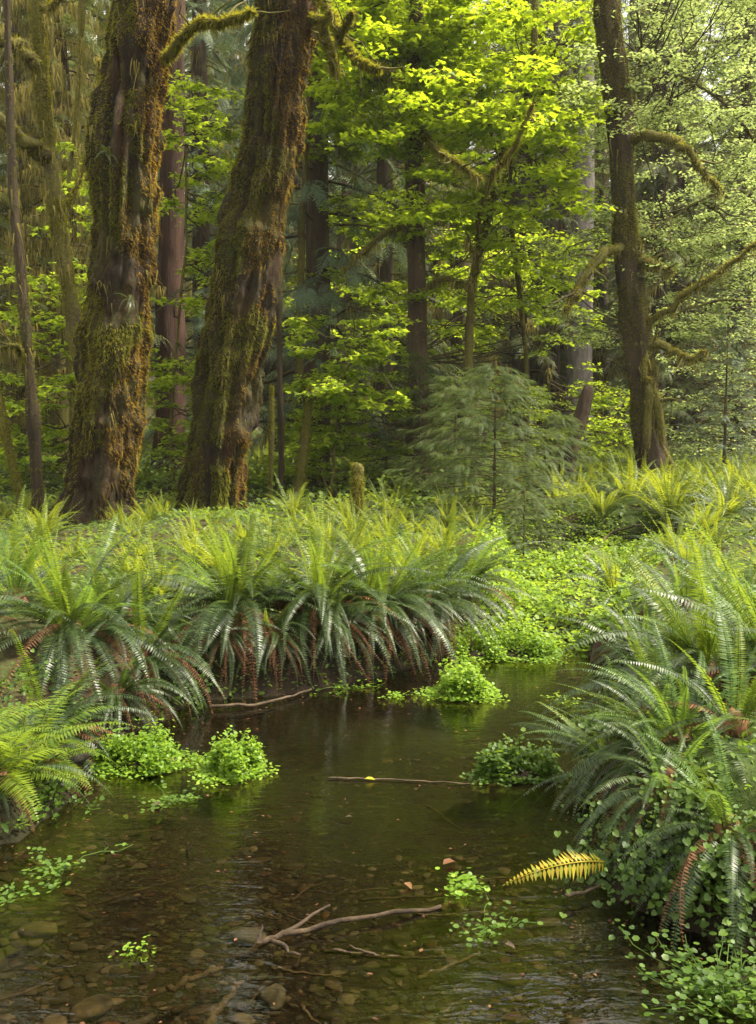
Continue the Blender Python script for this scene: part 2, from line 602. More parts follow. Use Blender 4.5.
ICO1 = subdiv(_iv, _if)
ICO2 = subdiv(*ICO1)
pts = []
P = np.stack([rng.uniform(-4.0, 3.2, 70000), 1.9 + 6.5 * rng.random(70000) ** 1.4], -1)
s = sdf(P, STREAM)
P = P[(s < -0.02) & (fbm(np.concatenate([P, P[:, :1] * 0], 1), .8, 3) + (P[:, 1] < 4.2) * .35 > rng.uniform(-.3, .5, len(P)))][:24000]
mb = MB()
k = len(P)
dens = fbm(np.concatenate([P, np.zeros((k, 1))], 1), 1.2, 2)
sz = np.exp(rng.normal(-4.65, 0.55, k)) * (1 + 0.4 * dens)
sz = np.clip(sz, 0.005, 0.042)
a = rng.uniform(0, 2 * PI, k)
for v in range(3):
    q = np.arange(k) % 3 == v
    kk = q.sum()
    tv = ICO1[0] * (1 + 0.25 * fbm(ICO1[0] + 10 * v, 1.5, 2))[:, None]
    ca, sa = np.cos(a[q]), np.sin(a[q])
    z0 = np.zeros(kk)
    ex, ey, ez = sz[q] * rng.uniform(.9, 1.6, kk), sz[q] * rng.uniform(.6, 1.1, kk), sz[q] * rng.uniform(.2, .42, kk)
    Mx = np.stack([np.stack([ca * ex, -sa * ey, z0], -1), np.stack([sa * ex, ca * ey, z0], -1), np.stack([z0, z0, ez], -1)], 1)
    zz = np.minimum(height(P[q]) + ez * 0.2, -0.02 - ez * 0.7)
    mb.inst(tv, ICO1[1], Mx, np.concatenate([P[q], zz[:, None]], 1))
kind(put('streambed_gravel', mb.mesh('streambed_gravel', M['pebble'], True)), 'stuff', 'brown rounded gravel covering the bed of the clear stream')


def stone(px, py, r, mat, label, sink=0.3, group=None, above=False):
    p = on_z(px, py, -0.1 if not above else 0.0)
    tv = ICO2[0] * (1 + 0.22 * fbm(ICO2[0] + px, 1.3, 3))[:, None] * np.array([1.3, .85, .5]) * r
    b = MB()
    b.add(tv, ICO2[1])
    o = put('stone', b.mesh('stone', M[mat], True), None, (p[0], p[1], max(hz(p[0], p[1]), -0.25) + r * sink), (0, 0, px))
    tag(o, label, 'stone', group)


stone(112, 1010, .05, 'stone_red', 'reddish stone under the water in the near corner of the stream')
stone(248, 915, .055, 'stone_grey', 'grey stone on the stream bed just behind the broken branch')
stone(272, 972, .055, 'stone_grey', 'dark grey rounded stone under the water in front of the broken branch')
stone(92, 985, .06, 'pebble', 'flat brown stone under the water near the reddish stone')
stone(66, 775, .09, 'stone_grey', 'grey stone at the waterline between fern and bright cress mound', 0.9, None, True)
stone(38, 925, .055, 'pebble', 'brown stone under water in the shade of the near bank fern')


# ------------------------------------------------------------------ fronds (fern leaves and conifer sprays)
def frond(L, W, n, el0, el1, pw=1.0, power=1.0, lift=-0.12, fwd=0.25, peak=0.25, curl=0.0, stalk=0.12, side=0.0, jag=0.08, ns=12, rr=0.0035, r=rng):
    """a pinnate frond from the origin, arching in the YZ plane; elevations in degrees"""
    m = 60
    t = np.linspace(0, 1, m)
    el = np.radians(el0 + (el1 - el0) * t ** power)
    if curl:
        el = el - np.radians(curl) * np.clip((t - 0.85) / 0.15, 0, 1) ** 1.5
    dl = L / (m - 1)
    y = np.concatenate([[0], np.cumsum(np.cos(el[:-1]) * dl)])
    z = np.concatenate([[0], np.cumsum(np.sin(el[:-1]) * dl)])
    x = side * L * t ** 2
    path = np.stack([x, y, z], -1)
    b = MB()
    k = np.linspace(0, m - 1, ns).astype(int)
    tv, tf = tube(path[k], rr * (1.15 - t[k]), 3, False)
    b.add(tv, tf)
    tt = np.linspace(stalk, 0.985, n)
    prof = np.where(tt < peak, 0.55 + 0.45 * np.sin(np.clip((tt - stalk) / (peak - stalk), 0, 1) * PI / 2), (np.clip(1 - (tt - peak) / (1 - peak), 0, 1)) ** 0.75)
    idx = tt * (m - 1)
    i0 = np.clip(idx.astype(int), 0, m - 2)
    fr = (idx - i0)[:, None]
    p = path[i0] * (1 - fr) + path[i0 + 1] * fr
    tan = norm(path[i0 + 1] - path[i0])
    nor = norm(np.cross(np.array([1.0, 0, 0]), tan))
    step = L * (1 - stalk) / n
    for sg in (-1, 1):
        lw = W * prof * r.uniform(1 - jag, 1 + jag, n)
        tilt = lift + r.normal(0, 0.1, n)
        d = norm(np.array([sg * 1.0, 0, 0]) + tan * (fwd + r.normal(0, .06, n))[:, None] + nor * tilt[:, None])
        w = step * 0.42 * pw * (0.5 + 0.5 * prof)
        tip = p + d * lw[:, None] + nor * (-0.12 * lw)[:, None]
        mid = p + d * (lw * 0.32)[:, None]
        q = np.stack([p, mid - tan * w[:, None], tip, mid + tan * w[:, None]], 1)
        if sg < 0:
            q = q[:, ::-1]
        b.add(q.reshape(-1, 3), np.arange(4 * n).reshape(n, 4))
    return np.concatenate(b.v), b


def frond_mesh(name, mat, **kw):
    return frond(**kw)[1].mesh(name, mat)


def tmpl(b):
    """merge an MB into (verts, [face arrays])"""
    v = np.concatenate(b.v)
    n = np.concatenate(b.n)
    l = np.concatenate(b.l)
    out = []
    st = np.concatenate([[0], np.cumsum(n)[:-1]])
    for m in np.unique(n):
        q = st[n == m]
        out.append(l[q[:, None] + np.arange(m)])
    return v, out


# near fern fronds: unit length 1, scaled per frond
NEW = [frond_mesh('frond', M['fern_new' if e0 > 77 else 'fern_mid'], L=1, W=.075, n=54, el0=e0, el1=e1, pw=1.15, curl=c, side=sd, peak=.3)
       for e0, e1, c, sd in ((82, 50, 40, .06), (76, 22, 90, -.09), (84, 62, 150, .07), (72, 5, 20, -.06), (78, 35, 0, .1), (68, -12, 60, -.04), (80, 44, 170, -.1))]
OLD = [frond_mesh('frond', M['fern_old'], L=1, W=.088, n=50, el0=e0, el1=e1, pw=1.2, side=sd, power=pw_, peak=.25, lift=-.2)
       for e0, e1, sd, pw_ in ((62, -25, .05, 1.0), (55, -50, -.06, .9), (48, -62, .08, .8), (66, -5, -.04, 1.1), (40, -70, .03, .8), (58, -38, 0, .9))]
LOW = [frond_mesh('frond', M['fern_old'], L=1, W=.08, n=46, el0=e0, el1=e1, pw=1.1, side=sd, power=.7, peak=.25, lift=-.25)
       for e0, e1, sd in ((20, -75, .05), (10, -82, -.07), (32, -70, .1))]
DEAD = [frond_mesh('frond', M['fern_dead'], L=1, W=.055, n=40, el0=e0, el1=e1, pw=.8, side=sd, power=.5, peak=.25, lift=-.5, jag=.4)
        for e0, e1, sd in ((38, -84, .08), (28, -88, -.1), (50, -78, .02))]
LADY = [frond_mesh('frond', M['fern_new'], L=1, W=.16, n=30, el0=e0, el1=e1, pw=1.1, side=sd, peak=.35, fwd=.15)
        for e0, e1, sd in ((60, -10, .05), (50, -25, -.06), (40, -30, .04))]


def crown_mesh(mat):
    b = MB()
    tv = ICO2[0] * (1 + 0.35 * fbm(ICO2[0], 3, 3))[:, None] * np.array([.09, .09, .11])
    b.add(tv, ICO2[1])
    return b.mesh('root_crown', mat, True)


CROWN = crown_mesh(M['fern_dead'])


def fern(loc, size, label, n_new=10, n_old=16, n_low=4, n_dead=6, group=None, az=None, lean=(0, 0), name='sword_fern', r=rng, new=None):
    o = thing(name, label, 'fern', loc, group)
    if new is None and group and 'near bank' in group:
        new = [m for m in NEW if m.materials[0] == M['fern_mid']]
    put('root_crown', CROWN, o, (0, 0, 0.02), (0, 0, r.uniform(0, 6)), size)
    def ring(n, meshes, l0, l1, rad, lab=None):
        off = r.uniform(0, 2 * PI)
        for q in range(n):
            a = off + 2 * PI * (q + r.uniform(-.35, .35)) / max(n, 1)
            if az is not None and r.random() < az[2]:
                a = r.normal(az[0], az[1])
            sc = size * r.uniform(l0, l1)
            # frond grows along local +Y: rotate so that it points to azimuth a
            f = put('frond', meshes[r.integers(len(meshes))], o, (rad * size * math.cos(a), rad * size * math.sin(a), .05 * size),
                    (lean[0] + r.normal(0, .19), lean[1] + r.normal(0, .19), a - PI / 2), (sc * (1 if r.random() < .5 else -1), sc, sc))
            if lab:
                f['label'] = lab
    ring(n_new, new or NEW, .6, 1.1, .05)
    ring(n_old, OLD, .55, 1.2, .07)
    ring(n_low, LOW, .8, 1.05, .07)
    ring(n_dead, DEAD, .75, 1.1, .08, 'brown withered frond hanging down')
    return o


# far ferns: two meshes each (fresh fronds / old fronds), several variants shared
def far_fern_meshes(seed, n_new=18, n_old=18):
    r = np.random.default_rng(seed)
    out = []
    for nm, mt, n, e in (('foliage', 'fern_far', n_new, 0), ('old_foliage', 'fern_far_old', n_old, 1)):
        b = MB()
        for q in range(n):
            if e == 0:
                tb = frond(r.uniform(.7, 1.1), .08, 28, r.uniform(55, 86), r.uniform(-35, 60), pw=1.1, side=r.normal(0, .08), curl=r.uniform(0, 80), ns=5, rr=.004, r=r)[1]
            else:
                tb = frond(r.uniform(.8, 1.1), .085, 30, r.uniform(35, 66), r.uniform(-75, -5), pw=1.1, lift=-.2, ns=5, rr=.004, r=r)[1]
            v, f = tmpl(tb)
            a = 2 * PI * (q + r.uniform(-.4, .4)) / n
            c, s_ = math.cos(a - PI / 2), math.sin(a - PI / 2)
            tx, ty = r.normal(0, .1, 2)
            v = v.copy()
            v[:, 0] += v[:, 2] * tx
            v[:, 1] += v[:, 2] * ty
            v = v @ np.array([[c, s_, 0], [-s_, c, 0], [0, 0, 1]]) + np.array([math.cos(a), math.sin(a), 0]) * .06
            b.add(v, f)
        out.append(b.mesh(nm, M[mt]))
    return out


FARF = [far_fern_meshes(100 + q) for q in range(5)]


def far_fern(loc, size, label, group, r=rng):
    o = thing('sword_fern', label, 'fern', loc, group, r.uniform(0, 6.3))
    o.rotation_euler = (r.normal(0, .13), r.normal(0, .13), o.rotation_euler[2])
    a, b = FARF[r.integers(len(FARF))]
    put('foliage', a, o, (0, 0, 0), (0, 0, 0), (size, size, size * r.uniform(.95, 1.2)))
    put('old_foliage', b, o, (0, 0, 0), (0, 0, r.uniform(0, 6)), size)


def ground_pt(px, d):
    """ground point in the image column px at distance d"""
    x = at(px, HOR, d)[0]
    return np.array([x, d, hz(x, d)])


# named ferns at the edges of the stream
fern(ground_pt(236, 6.62), .9, 'large sword fern with glossy dark drooping fronds over the water behind two bright cress mounds', 16, 30, 8, 12, az=(-1.57, 1.0, .35))
fern(ground_pt(66, 5.95), .88, 'broad bank fern near the view edge, pale fronds upright and dead ones hanging', 16, 26, 8, 12, az=(-1.2, 1.0, .3))
fern(ground_pt(125, 6.3), .65, 'smaller fern tucked between the two broad ferns of the left bank', 10, 14, 4, 6, az=(-1.2, .9, .3))
fern(ground_pt(318, 6.85), .88, 'drooping sword fern beside the largest glossy fern, its fronds reaching the grey root', 12, 28, 8, 12, az=(-1.3, 1.0, .4))
fern(ground_pt(380, 7.1), .88, 'sword fern in the middle of the overhanging bank with brown fronds trailing into the water', 12, 26, 8, 14, az=(-1.2, 1.0, .4))
fern(ground_pt(430, 7.6), .85, 'sword fern at the last bend of the far bank, above the leafy waterside clump', 12, 24, 8, 10, az=(-.7, 1.0, .4))
fern(ground_pt(462, 8.3), .8, 'fern at the outer end of the far bank, arching towards the green marsh', 12, 20, 6, 6, az=(-.4, 1.0, .4))
fern(ground_pt(10, 6.8), .85, 'tall pale fern at the edge of the view behind the broad bank fern', 14, 18, 4, 4)
fern(ground_pt(-45, 5.8), .85, 'fern half outside the view beside the broad bank fern', 12, 18, 4, 5)
fern(ground_pt(20, 4.6), .55, 'small bright lady fern leaning over the water at the near bank', 14, 4, 2, 2, name='lady_fern', az=(-.4, .8, .5), new=LADY)
fern(ground_pt(-42, 4.35), .5, 'low yellowish lady fern half out of view beside the small bright one', 10, 5, 2, 3, name='lady_fern', az=(-.2, .8, .5), new=LADY)
# right bank
LE = 2.9
fern(ground_pt(715, 4.8), .85, 'big sword fern on the near bank with tall pale fronds leaning over the stream', 26, 18, 4, 4, az=(LE, .9, .45), lean=(0, -.22))
fern(ground_pt(664, 5.6), .75, 'sword fern behind the biggest near one, dark arching fronds against the water', 14, 22, 4, 4, az=(LE, .9, .4), lean=(0, -.12))
fern(ground_pt(790, 4.5), .8, 'tall sword fern at the view edge above the brown withered fronds', 20, 16, 6, 10, az=(LE, .9, .4), lean=(0, -.15))
fern(ground_pt(752, 5.9), .85, 'upright sword fern standing highest on the near bank', 22, 16, 4, 3, az=(LE, 1.2, .2))
fern(ground_pt(690, 6.9), .65, 'pale sword fern at the back of the near bank beside the marsh', 18, 14, 3, 2, az=(LE, 1.2, .3))
fern(ground_pt(676, 4.25), .6, 'low dark sword fern spreading flat over the water in front of the round leaved creeper', 6, 20, 12, 6, az=(3.2, .7, .6))
fern(ground_pt(745, 3.9), .62, 'dark fern with rusty dead fronds among the round leaved creeper', 6, 12, 8, 10, az=(3.6, .9, .5))
fern(ground_pt(845, 4.9), .95, 'fern mostly out of view beyond the near bank edge', 12, 14, 4, 4)
fern(ground_pt(632, 4.55), .62, 'bright arching fern at the near bank tip above the lone cress tussock', 14, 12, 6, 4, az=(3.0, .8, .7))
fern(ground_pt(690, 3.95), .55, 'mid green fern drooping over the round leaved creeper of the near bank', 14, 10, 6, 4, az=(3.6, .9, .7), new=[m for m in NEW if m.materials[0] == M['fern_mid']])
fern(ground_pt(40, 4.62), .42, 'bright lady fern nearest the wide cress mound', 13, 3, 2, 2, name='lady_fern', az=(-.5, .9, .6), new=LADY)
fern(ground_pt(-12, 4.2), .5, 'lady fern at the very edge of the view above the floating cress strands', 13, 3, 3, 2, name='lady_fern', az=(-.4, .9, .6), new=LADY)
# the single yellow frond hanging from the low dark fern
yp = on_z(604, 862, 0.12)
o = thing('yellow_frond', 'single bright yellow fern frond lying out over the dark water', 'fern frond', yp)
ym = frond_mesh('blade', M['fern_yellow'], L=.42, W=.058, n=26, el0=26, el1=-55, pw=1.25, peak=.3, lift=-.3, jag=.15, stalk=.02)
put('blade', ym, o, (0, 0, 0), (0, R(-42), R(106)))

# smaller ferns all along the lip of the banks, turned to the water
def shore_ferns(px0, px1, step, off, size, label, group, seed, nn, no, nl, nd):
    r = np.random.default_rng(seed)
    n = len(STREAM)
    for i in range(n):
        a, b = STREAM[i], STREAM[(i + 1) % n]
        L = np.linalg.norm(b - a)
        e = (b - a) / L
        nrm = np.array([-e[1], e[0]])
        if sdf(((a + b) / 2 + nrm * .05)[None], STREAM)[0] < 0:
            nrm = -nrm
        for k in range(max(1, int(L / step))):
            p = a + e * L * (k + r.uniform(.2, .8)) / max(1, int(L / step)) + nrm * off * r.uniform(.7, 1.4)
            px = CX + p[0] / p[1] * F
            if px0 < px < px1 and p[1] > 2.8 and sdf(p[None], MARSH)[0] > .25 and sdf(p[None], STREAM)[0] > .08:
                az = math.atan2(-nrm[1], -nrm[0])
                fern((p[0], p[1], hz(*p) - .02), size * r.uniform(.75, 1.15), label, nn, no, nl, nd, group, (az, .9, .75), r=r)


shore_ferns(30, 500, .36, .22, .62, 'drooping fern on the lip of the far bank, its dark fronds trailing to the water', 'ferns overhanging the far bank', 91, 2, 14, 9, 10)
shore_ferns(20, 480, .55, .5, .6, 'drooping fern on the lip of the far bank, its dark fronds trailing to the water', 'ferns overhanging the far bank', 94, 4, 13, 7, 8)
shore_ferns(-90, 60, .6, .25, .36, 'low fern on the lip of the bank under the broad bank fern', 'ferns overhanging the corner of the bank', 92, 4, 12, 6, 6)
shore_ferns(590, 860, .36, .25, .5, 'dark arching fern on the lip of the near bank beside the open water', 'ferns overhanging the near bank', 93, 7, 12, 8, 7)

# mass of ferns on the left plateau
def scatter(n, xr, yr, mind, ok, seed):
    r = np.random.default_rng(seed)
    out = []
    for _ in range(n):
        p = np.array([r.uniform(*xr), r.uniform(*yr)])
        if ok(p) and all((p[0] - q[0]) ** 2 + (p[1] - q[1]) ** 2 > mind ** 2 for q in out):
            out.append(p)
    return out


def ok_left(p):
    px = CX + p[0] / p[1] * F
    return sdf(p[None], STREAM)[0] > .65 and sdf(p[None], MARSH)[0] > .45 and -60 < px < 500


r2 = np.random.default_rng(5)
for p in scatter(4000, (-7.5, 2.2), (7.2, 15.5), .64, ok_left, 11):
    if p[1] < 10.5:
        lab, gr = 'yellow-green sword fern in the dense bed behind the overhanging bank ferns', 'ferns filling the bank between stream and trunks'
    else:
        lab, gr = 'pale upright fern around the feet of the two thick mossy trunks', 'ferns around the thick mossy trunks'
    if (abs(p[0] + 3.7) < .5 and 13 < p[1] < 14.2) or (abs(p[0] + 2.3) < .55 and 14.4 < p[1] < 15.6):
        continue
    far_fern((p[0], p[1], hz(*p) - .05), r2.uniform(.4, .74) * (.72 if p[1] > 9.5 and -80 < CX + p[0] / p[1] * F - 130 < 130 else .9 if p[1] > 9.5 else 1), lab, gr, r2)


def ok_right(p):
    px = CX + p[0] / p[1] * F
    return sdf(p[None], MARSH)[0] > .12 and sdf(p[None], STREAM)[0] > .5 and px < 830 and px > 555


for p in scatter(1500, (2.0, 8.5), (12.9, 19.5), .68, ok_right, 12):
    far_fern((p[0], p[1], hz(*p) + .05), r2.uniform(.75, 1.0), 'yellow-green fern on the low rise at the far side of the marsh', 'ferns beyond the marsh', r2)
for p in scatter(700, (1.8, 4.5), (7.4, 13), .7, ok_right, 13):
    far_fern((p[0], p[1], hz(*p)), r2.uniform(.45, .65), 'green fern on the bank between the marsh and the near ferns', 'ferns along the marsh edge', r2)
for p in scatter(260, (-12, 13), (17, 36), 1.7, lambda p: abs(CX + p[0] / p[1] * F - 378) < 400, 14):
    far_fern((p[0], p[1], hz(*p)), r2.uniform(.8, 1.1), 'fern on the shaded forest floor among the far trunks', 'ferns on the forest floor', r2)


# ------------------------------------------------------------------ leaf templates
_ang = np.radians([-90, -38, -20, 12, 30, 60, 75, 90, 105, 120, 150, 168, 200, 218])
_rad = np.array([.05, .42, .28, .62, .40, .48, .72, 1.0, .72, .48, .40, .62, .28, .42])
_rad[5], _rad[9] = .5, .5
MAPLE_V = np.stack([np.cos(_ang) * _rad * .75, np.sin(_ang) * _rad * .75 + .2, -.10 * _rad ** 2], -1)
MAPLE_V = np.concatenate([MAPLE_V, [[0, .2, .02]]])
MAPLE_F = np.array([[k, (k + 1) % 14, 14] for k in range(14)])
OV_V = np.array([[0, 0, 0], [.26, .3, .05], [.22, .68, .04], [0, 1, -.05], [-.22, .68, .04], [-.26, .3, .05], [0, .5, -.02]])
OV_F = np.array([[0, 1, 2, 6], [6, 2, 3, 4], [0, 6, 4, 5]])
OV_F = [np.array([[0, 1, 6], [1, 2, 6], [2, 3, 6], [3, 4, 6], [4, 5, 6], [5, 0, 6]])]
_h = np.radians(np.arange(0, 360, 60) + 30)
RD_V = np.concatenate([np.stack([np.cos(_h) * .5, np.sin(_h) * .5 + .5, np.full(6, .06)], -1), [[0, .5, 0]]])
RD_F = np.array([[k, (k + 1) % 6, 6] for k in range(6)])
HT_V = np.array([[0, .1, 0], [.22, -.06, .05], [.45, .12, .09], [.5, .38, .09], [.36, .58, .06], [.33, .74, .05], [.12, .86, .02], [0, 1, -.03],
                 [-.12, .86, .02], [-.33, .74, .05], [-.36, .58, .06], [-.5, .38, .09], [-.45, .12, .09], [-.22, -.06, .05], [0, .45, -.05]])
HT_F = np.array([[k, (k + 1) % 14, 14] for k in range(14)])
TRI_V = np.array([[-.5, 0, 0], [.5, 0, 0], [.12, .6, .1], [0, 1, -.1], [-.12, .6, .1]])
TRI_F = [np.array([[0, 1, 2, 4]]), np.array([[4, 2, 3]])]


def scatter_leaves(b, tv, tf, pos, size, tilt=.4, pitch=-.1, r=rng):
    k = len(pos)
    if np.isscalar(size):
        size = np.full(k, size)
    Mx = rand_basis(k, tilt, pitch, r) * (size * r.uniform(.6, 1.25, k))[:, None, None]
    b.inst(tv, tf, Mx, pos)


# ------------------------------------------------------------------ waterside plants
def cress(px, py, w, dep, hgt, n, label, mat='cress', name='watercress_mound', leaf=.018, z0=0.0, seed=1, skirt=.35):
    n = int(n * 2.6)
    hgt *= 1.5
    leaf = min(leaf, .021)
    r = np.random.default_rng(seed)
    c = on_z(px, py, 0.0)
    o = thing(name, label, 'water plant', (c[0], c[1], z0))
    S = np.array([w, dep, hgt])
    b = MB()
    tv = ICO2[0] * (1 + .3 * fbm(ICO2[0] + seed, 2, 2))[:, None] * np.array([w * .62, dep * .62, hgt * .16])
    b.add(tv, ICO2[1])
    put('root_mat', b.mesh('root_mat', M['mud'], True), o)
    b = MB()
    K = 11
    for k in range(K):
        a = r.uniform(0, 2 * PI)
        q = 0 if k == 0 else r.uniform(.35, .95)
        cc = np.array([math.cos(a) * q * w, math.sin(a) * q * dep, 0])
        rs = (1 - .45 * q) * r.uniform(.5, .75)
        m = int(n / K)
        d = norm(r.normal(0, 1, (m, 3)))
        d[:, 2] = np.abs(d[:, 2])
        rad = r.uniform(.5, 1.15, m) * (1 + .35 * fbm(d + seed * 3.3 + k, 2.5, 2))
        p = cc + d * rad[:, None] * np.array([w * .62, dep * .62, hgt * 1.25]) * rs * np.array([1.2, 1.2, 1])
        scatter_leaves(b, RD_V, RD_F, p, leaf, .5, 0, r)
    # trailing skirt on the water
    m = int(n * .3)
    a = r.uniform(0, 2 * PI, m)
    q = .75 + .3 * r.random(m) + skirt * r.random(m) ** 2 * (1 + np.sin(a * 3 + seed))
    p = np.stack([np.cos(a) * w * q, np.sin(a) * dep * q, r.uniform(.004, .03, m)], -1)
    scatter_leaves(b, RD_V, RD_F, p, leaf * .9, .25, 0, r)
    put('foliage', b.mesh('foliage', M[mat]), o)
    b = MB()
    for _ in range(30):
        dd = norm(r.normal(0, 1, 3))
        dd[2] = abs(dd[2])
        tv, tf = tube(wiggle((0, 0, 0), dd * np.array([w, dep, hgt * .7]) * .8, 5, .012, r=r), .0015, 3, False)
        b.add(tv, tf)
    put('stem', b.mesh('stem', M['cress']), o)
    return o


cress(146, 764, .25, .17, .16, 1500, 'bright cress mound standing in the water under the broad bank fern', seed=1)
cress(232, 772, .145, .17, .19, 1300, 'rounded yellow-green cress mound beside the wider one', seed=2)
cress(517, 776, .19, .13, .17, 1100, 'cress tussock on dark mud alone in the middle of the stream', seed=3, mat='creeper', leaf=.03)
cress(463, 694, .21, .2, .19, 1500, 'tall cress clump in the water at the foot of the far bank', seed=4, leaf=.03)
cress(520, 655, .3, .25, .2, 1500, 'wide cress mound where the stream leaves the marsh', seed=5, leaf=.032)
cress(470, 655, .25, .2, .22, 1300, 'cress mound between the far bank ferns and the tall clump', seed=12, leaf=.032)


def sprig(px, py, spread, n, label, mat='cress', seed=1, leaf=.02, z=.012):
    r = np.random.default_rng(seed)
    c = on_z(px, py, 0)
    o = thing('floating_cress', label, 'water plant', (c[0], c[1], 0))
    b, st = MB(), MB()
    for q in range(max(3, n // 9)):
        e = r.normal(0, spread, 2)
        path = wiggle((0, 0, -.02), (e[0], e[1], z), 6, .012, r=r)
        tv, tf = tube(path, .0018, 3, False)
        st.add(tv, tf)
        m = 9
        p = path[r.integers(2, 6, m)] + r.normal(0, .022, (m, 3)) * np.array([1, 1, .4])
        p[:, 2] = np.abs(p[:, 2]) + .004
        scatter_leaves(b, RD_V, RD_F, p, leaf, .25, 0, r)
    put('foliage', b.mesh('foliage', M[mat]), o)
    put('stem', st.mesh('stem', M[mat]), o)


sprig(462, 885, .07, 110, 'loose sprigs of cress floating by the yellow frond', seed=1)
sprig(485, 932, .10, 80, 'flat cress strands spread on the water in front of the yellow frond', seed=2, mat='creeper')
sprig(134, 952, .03, 40, 'tiny cress sprig alone over the brown stones', seed=3, leaf=.014)
sprig(60, 868, .12, 120, 'cress strands trailing from the near lady fern', seed=4, mat='creeper')
sprig(25, 895, .09, 60, 'thin cress strands at the edge of view below the lady fern', seed=5, mat='creeper')
sprig(718, 1000, .12, 330, 'pale leafy plant in the nearest corner of the water', seed=6, mat='creeper', leaf=.022, z=.09)
sprig(745, 1015, .10, 260, 'small leafy plant beside the pale one in the nearest corner', seed=16, mat='creeper', leaf=.022, z=.07)
sprig(398, 697, .06, 70, 'small cress patch on the water before the far bank', seed=7)
sprig(350, 686, .12, 90, 'low floating cress along the edge of the far bank', seed=8)
sprig(560, 700, .10, 60, 'thin cress drifting in the upper reach of the stream', seed=9)
sprig(180, 800, .10, 110, 'submerged cress trailing in front of the two bright mounds', seed=10, mat='creeper')

# marsh: continuous ground cover
r3 = np.random.default_rng(21)
P = np.stack([r3.uniform(-.2, 5, 60000), r3.uniform(7.2, 14.5, 60000)], -1)
m_ = sdf(P, MARSH)
s_ = sdf(P, STREAM)
P = P[(m_ < .25) & (s_ > -.35 * r3.random(len(P)))]
n_ = fbm(np.concatenate([P, np.zeros((len(P), 1))], 1), 1.6, 3)
keep = r3.random(len(P)) < np.clip(.75 + .8 * n_, .12, 1)
P, n_ = P[keep][:34000], n_[keep][:34000]
zz = np.maximum(height(P), 0) + r3.random(len(P)) * np.clip(.10 + .22 * n_, .03, .35)
b = MB()
scatter_leaves(b, RD_V, RD_F, np.concatenate([P, zz[:, None]], 1), .042, .5, 0, r3)
kind(put('marsh_plants', b.mesh('marsh_plants', M['meadow'])), 'stuff', 'bright green low plants covering the marsh where the stream comes in')

# forest floor ground cover
P = np.stack([r3.uniform(-16, 16, 90000), 7 + 34 * r3.random(90000) ** 1.3], -1)
px_ = CX + P[:, 0] / P[:, 1] * F
keep = (px_ > -80) & (px_ < 840) & (sdf(P, STREAM) > .15) & (sdf(P, MARSH) > .2)
P = P[keep]
n_ = fbm(np.concatenate([P, np.zeros((len(P), 1))], 1), .5, 3)
zz = height(P) + r3.random(len(P)) ** 1.5 * np.clip(.25 + .5 * n_, .05, .8) * np.where(P[:, 1] < 16, .4, 1)
b = MB()
scatter_leaves(b, OV_V, OV_F, np.concatenate([P, zz[:, None]], 1), .05 + .003 * P[:, 1], .5, 0, r3)
kind(put('ground_cover', b.mesh('ground_cover', M['floor_leaf'])), 'stuff', 'low leafy plants covering the forest floor')

# moss and litter fringe on the banks
P = np.stack([r3.uniform(-5, 4.5, 60000), r3.uniform(2.2, 9.5, 60000)], -1)
s_ = sdf(P, STREAM)
P = P[(s_ > .0) & (s_ < .6)][:16000]
zz = height(P) + r3.random(len(P)) * .05
b = MB()
scatter_leaves(b, OV_V, OV_F, np.concatenate([P, zz[:, None]], 1), .035, .6, 0, r3)
kind(put('bank_plants', b.mesh('bank_plants', M['creeper'])), 'stuff', 'small creeping leaves and moss on the muddy stream banks')


# round leaved creeper on the near right bank: many plants of clover-like leaves
def creeper(px, py, w, h, n, label, seed, leaf=.024, out_=.09):
    """stems rooted on the bank under a patch of the view, w x h pixels about (px, py)"""
    r = np.random.default_rng(seed)
    root = on_ground(px, py)
    o = thing('creeper', label, 'plant', root)
    b, st = MB(), MB()
    for q in range(n // 14):
        g = on_ground(px + r.normal(0, w * .5), py + r.normal(0, h * .5)) - root
        tocam = norm(np.array([0, 0, 1.2]) - root)
        e = g + tocam * r.uniform(.02, out_) + np.array([0, 0, r.uniform(0, out_)]) + r.normal(0, .05, 3)
        path = wiggle(g, e, 7, .01, r=r)
        tv, tf = tube(path, .002, 3, False)
        st.add(tv, tf)
        m = 14
        p = path[r.integers(3, 7, m)] + r.normal(0, .05, (m, 3))
        a = r.normal(-1.6, .9, m)
        dd = np.stack([np.cos(a), np.sin(a), r.normal(-.5, .3, m)], -1)
        up = np.stack([r.normal(-.2, .3, m), r.normal(-.6, .3, m), np.ones(m)], -1)
        b.inst(HT_V, HT_F, basis(dd, up) * (leaf * r.uniform(.35, 1.25, m))[:, None, None], p)
    put('foliage', b.mesh('foliage', M['creeper']), o)
    put('stem', st.mesh('stem', M['creeper']), o)


creeper(650, 865, 75, 50, 950, 'round leaved creeper hanging over the dark hollow of the near bank', 31)
creeper(720, 885, 50, 60, 800, 'round leaved creeper trailing to the water at the view edge', 32)
creeper(600, 745, 30, 40, 260, 'young broad leaved plant in front of the tall near ferns', 33, .045)
creeper(680, 800, 60, 30, 220, 'creeper climbing through the dark ferns of the near bank', 34)
creeper(35, 735, 50, 60, 500, 'leafy shrub growing under the broad bank fern', 35)
creeper(48, 800, 24, 18, 260, 'dense small leaved plant on the low point of the bank behind the bright lady fern', 38, .022)
creeper(195, 700, 25, 20, 150, 'small leafy sprig at the foot of the largest glossy fern', 36, .028)


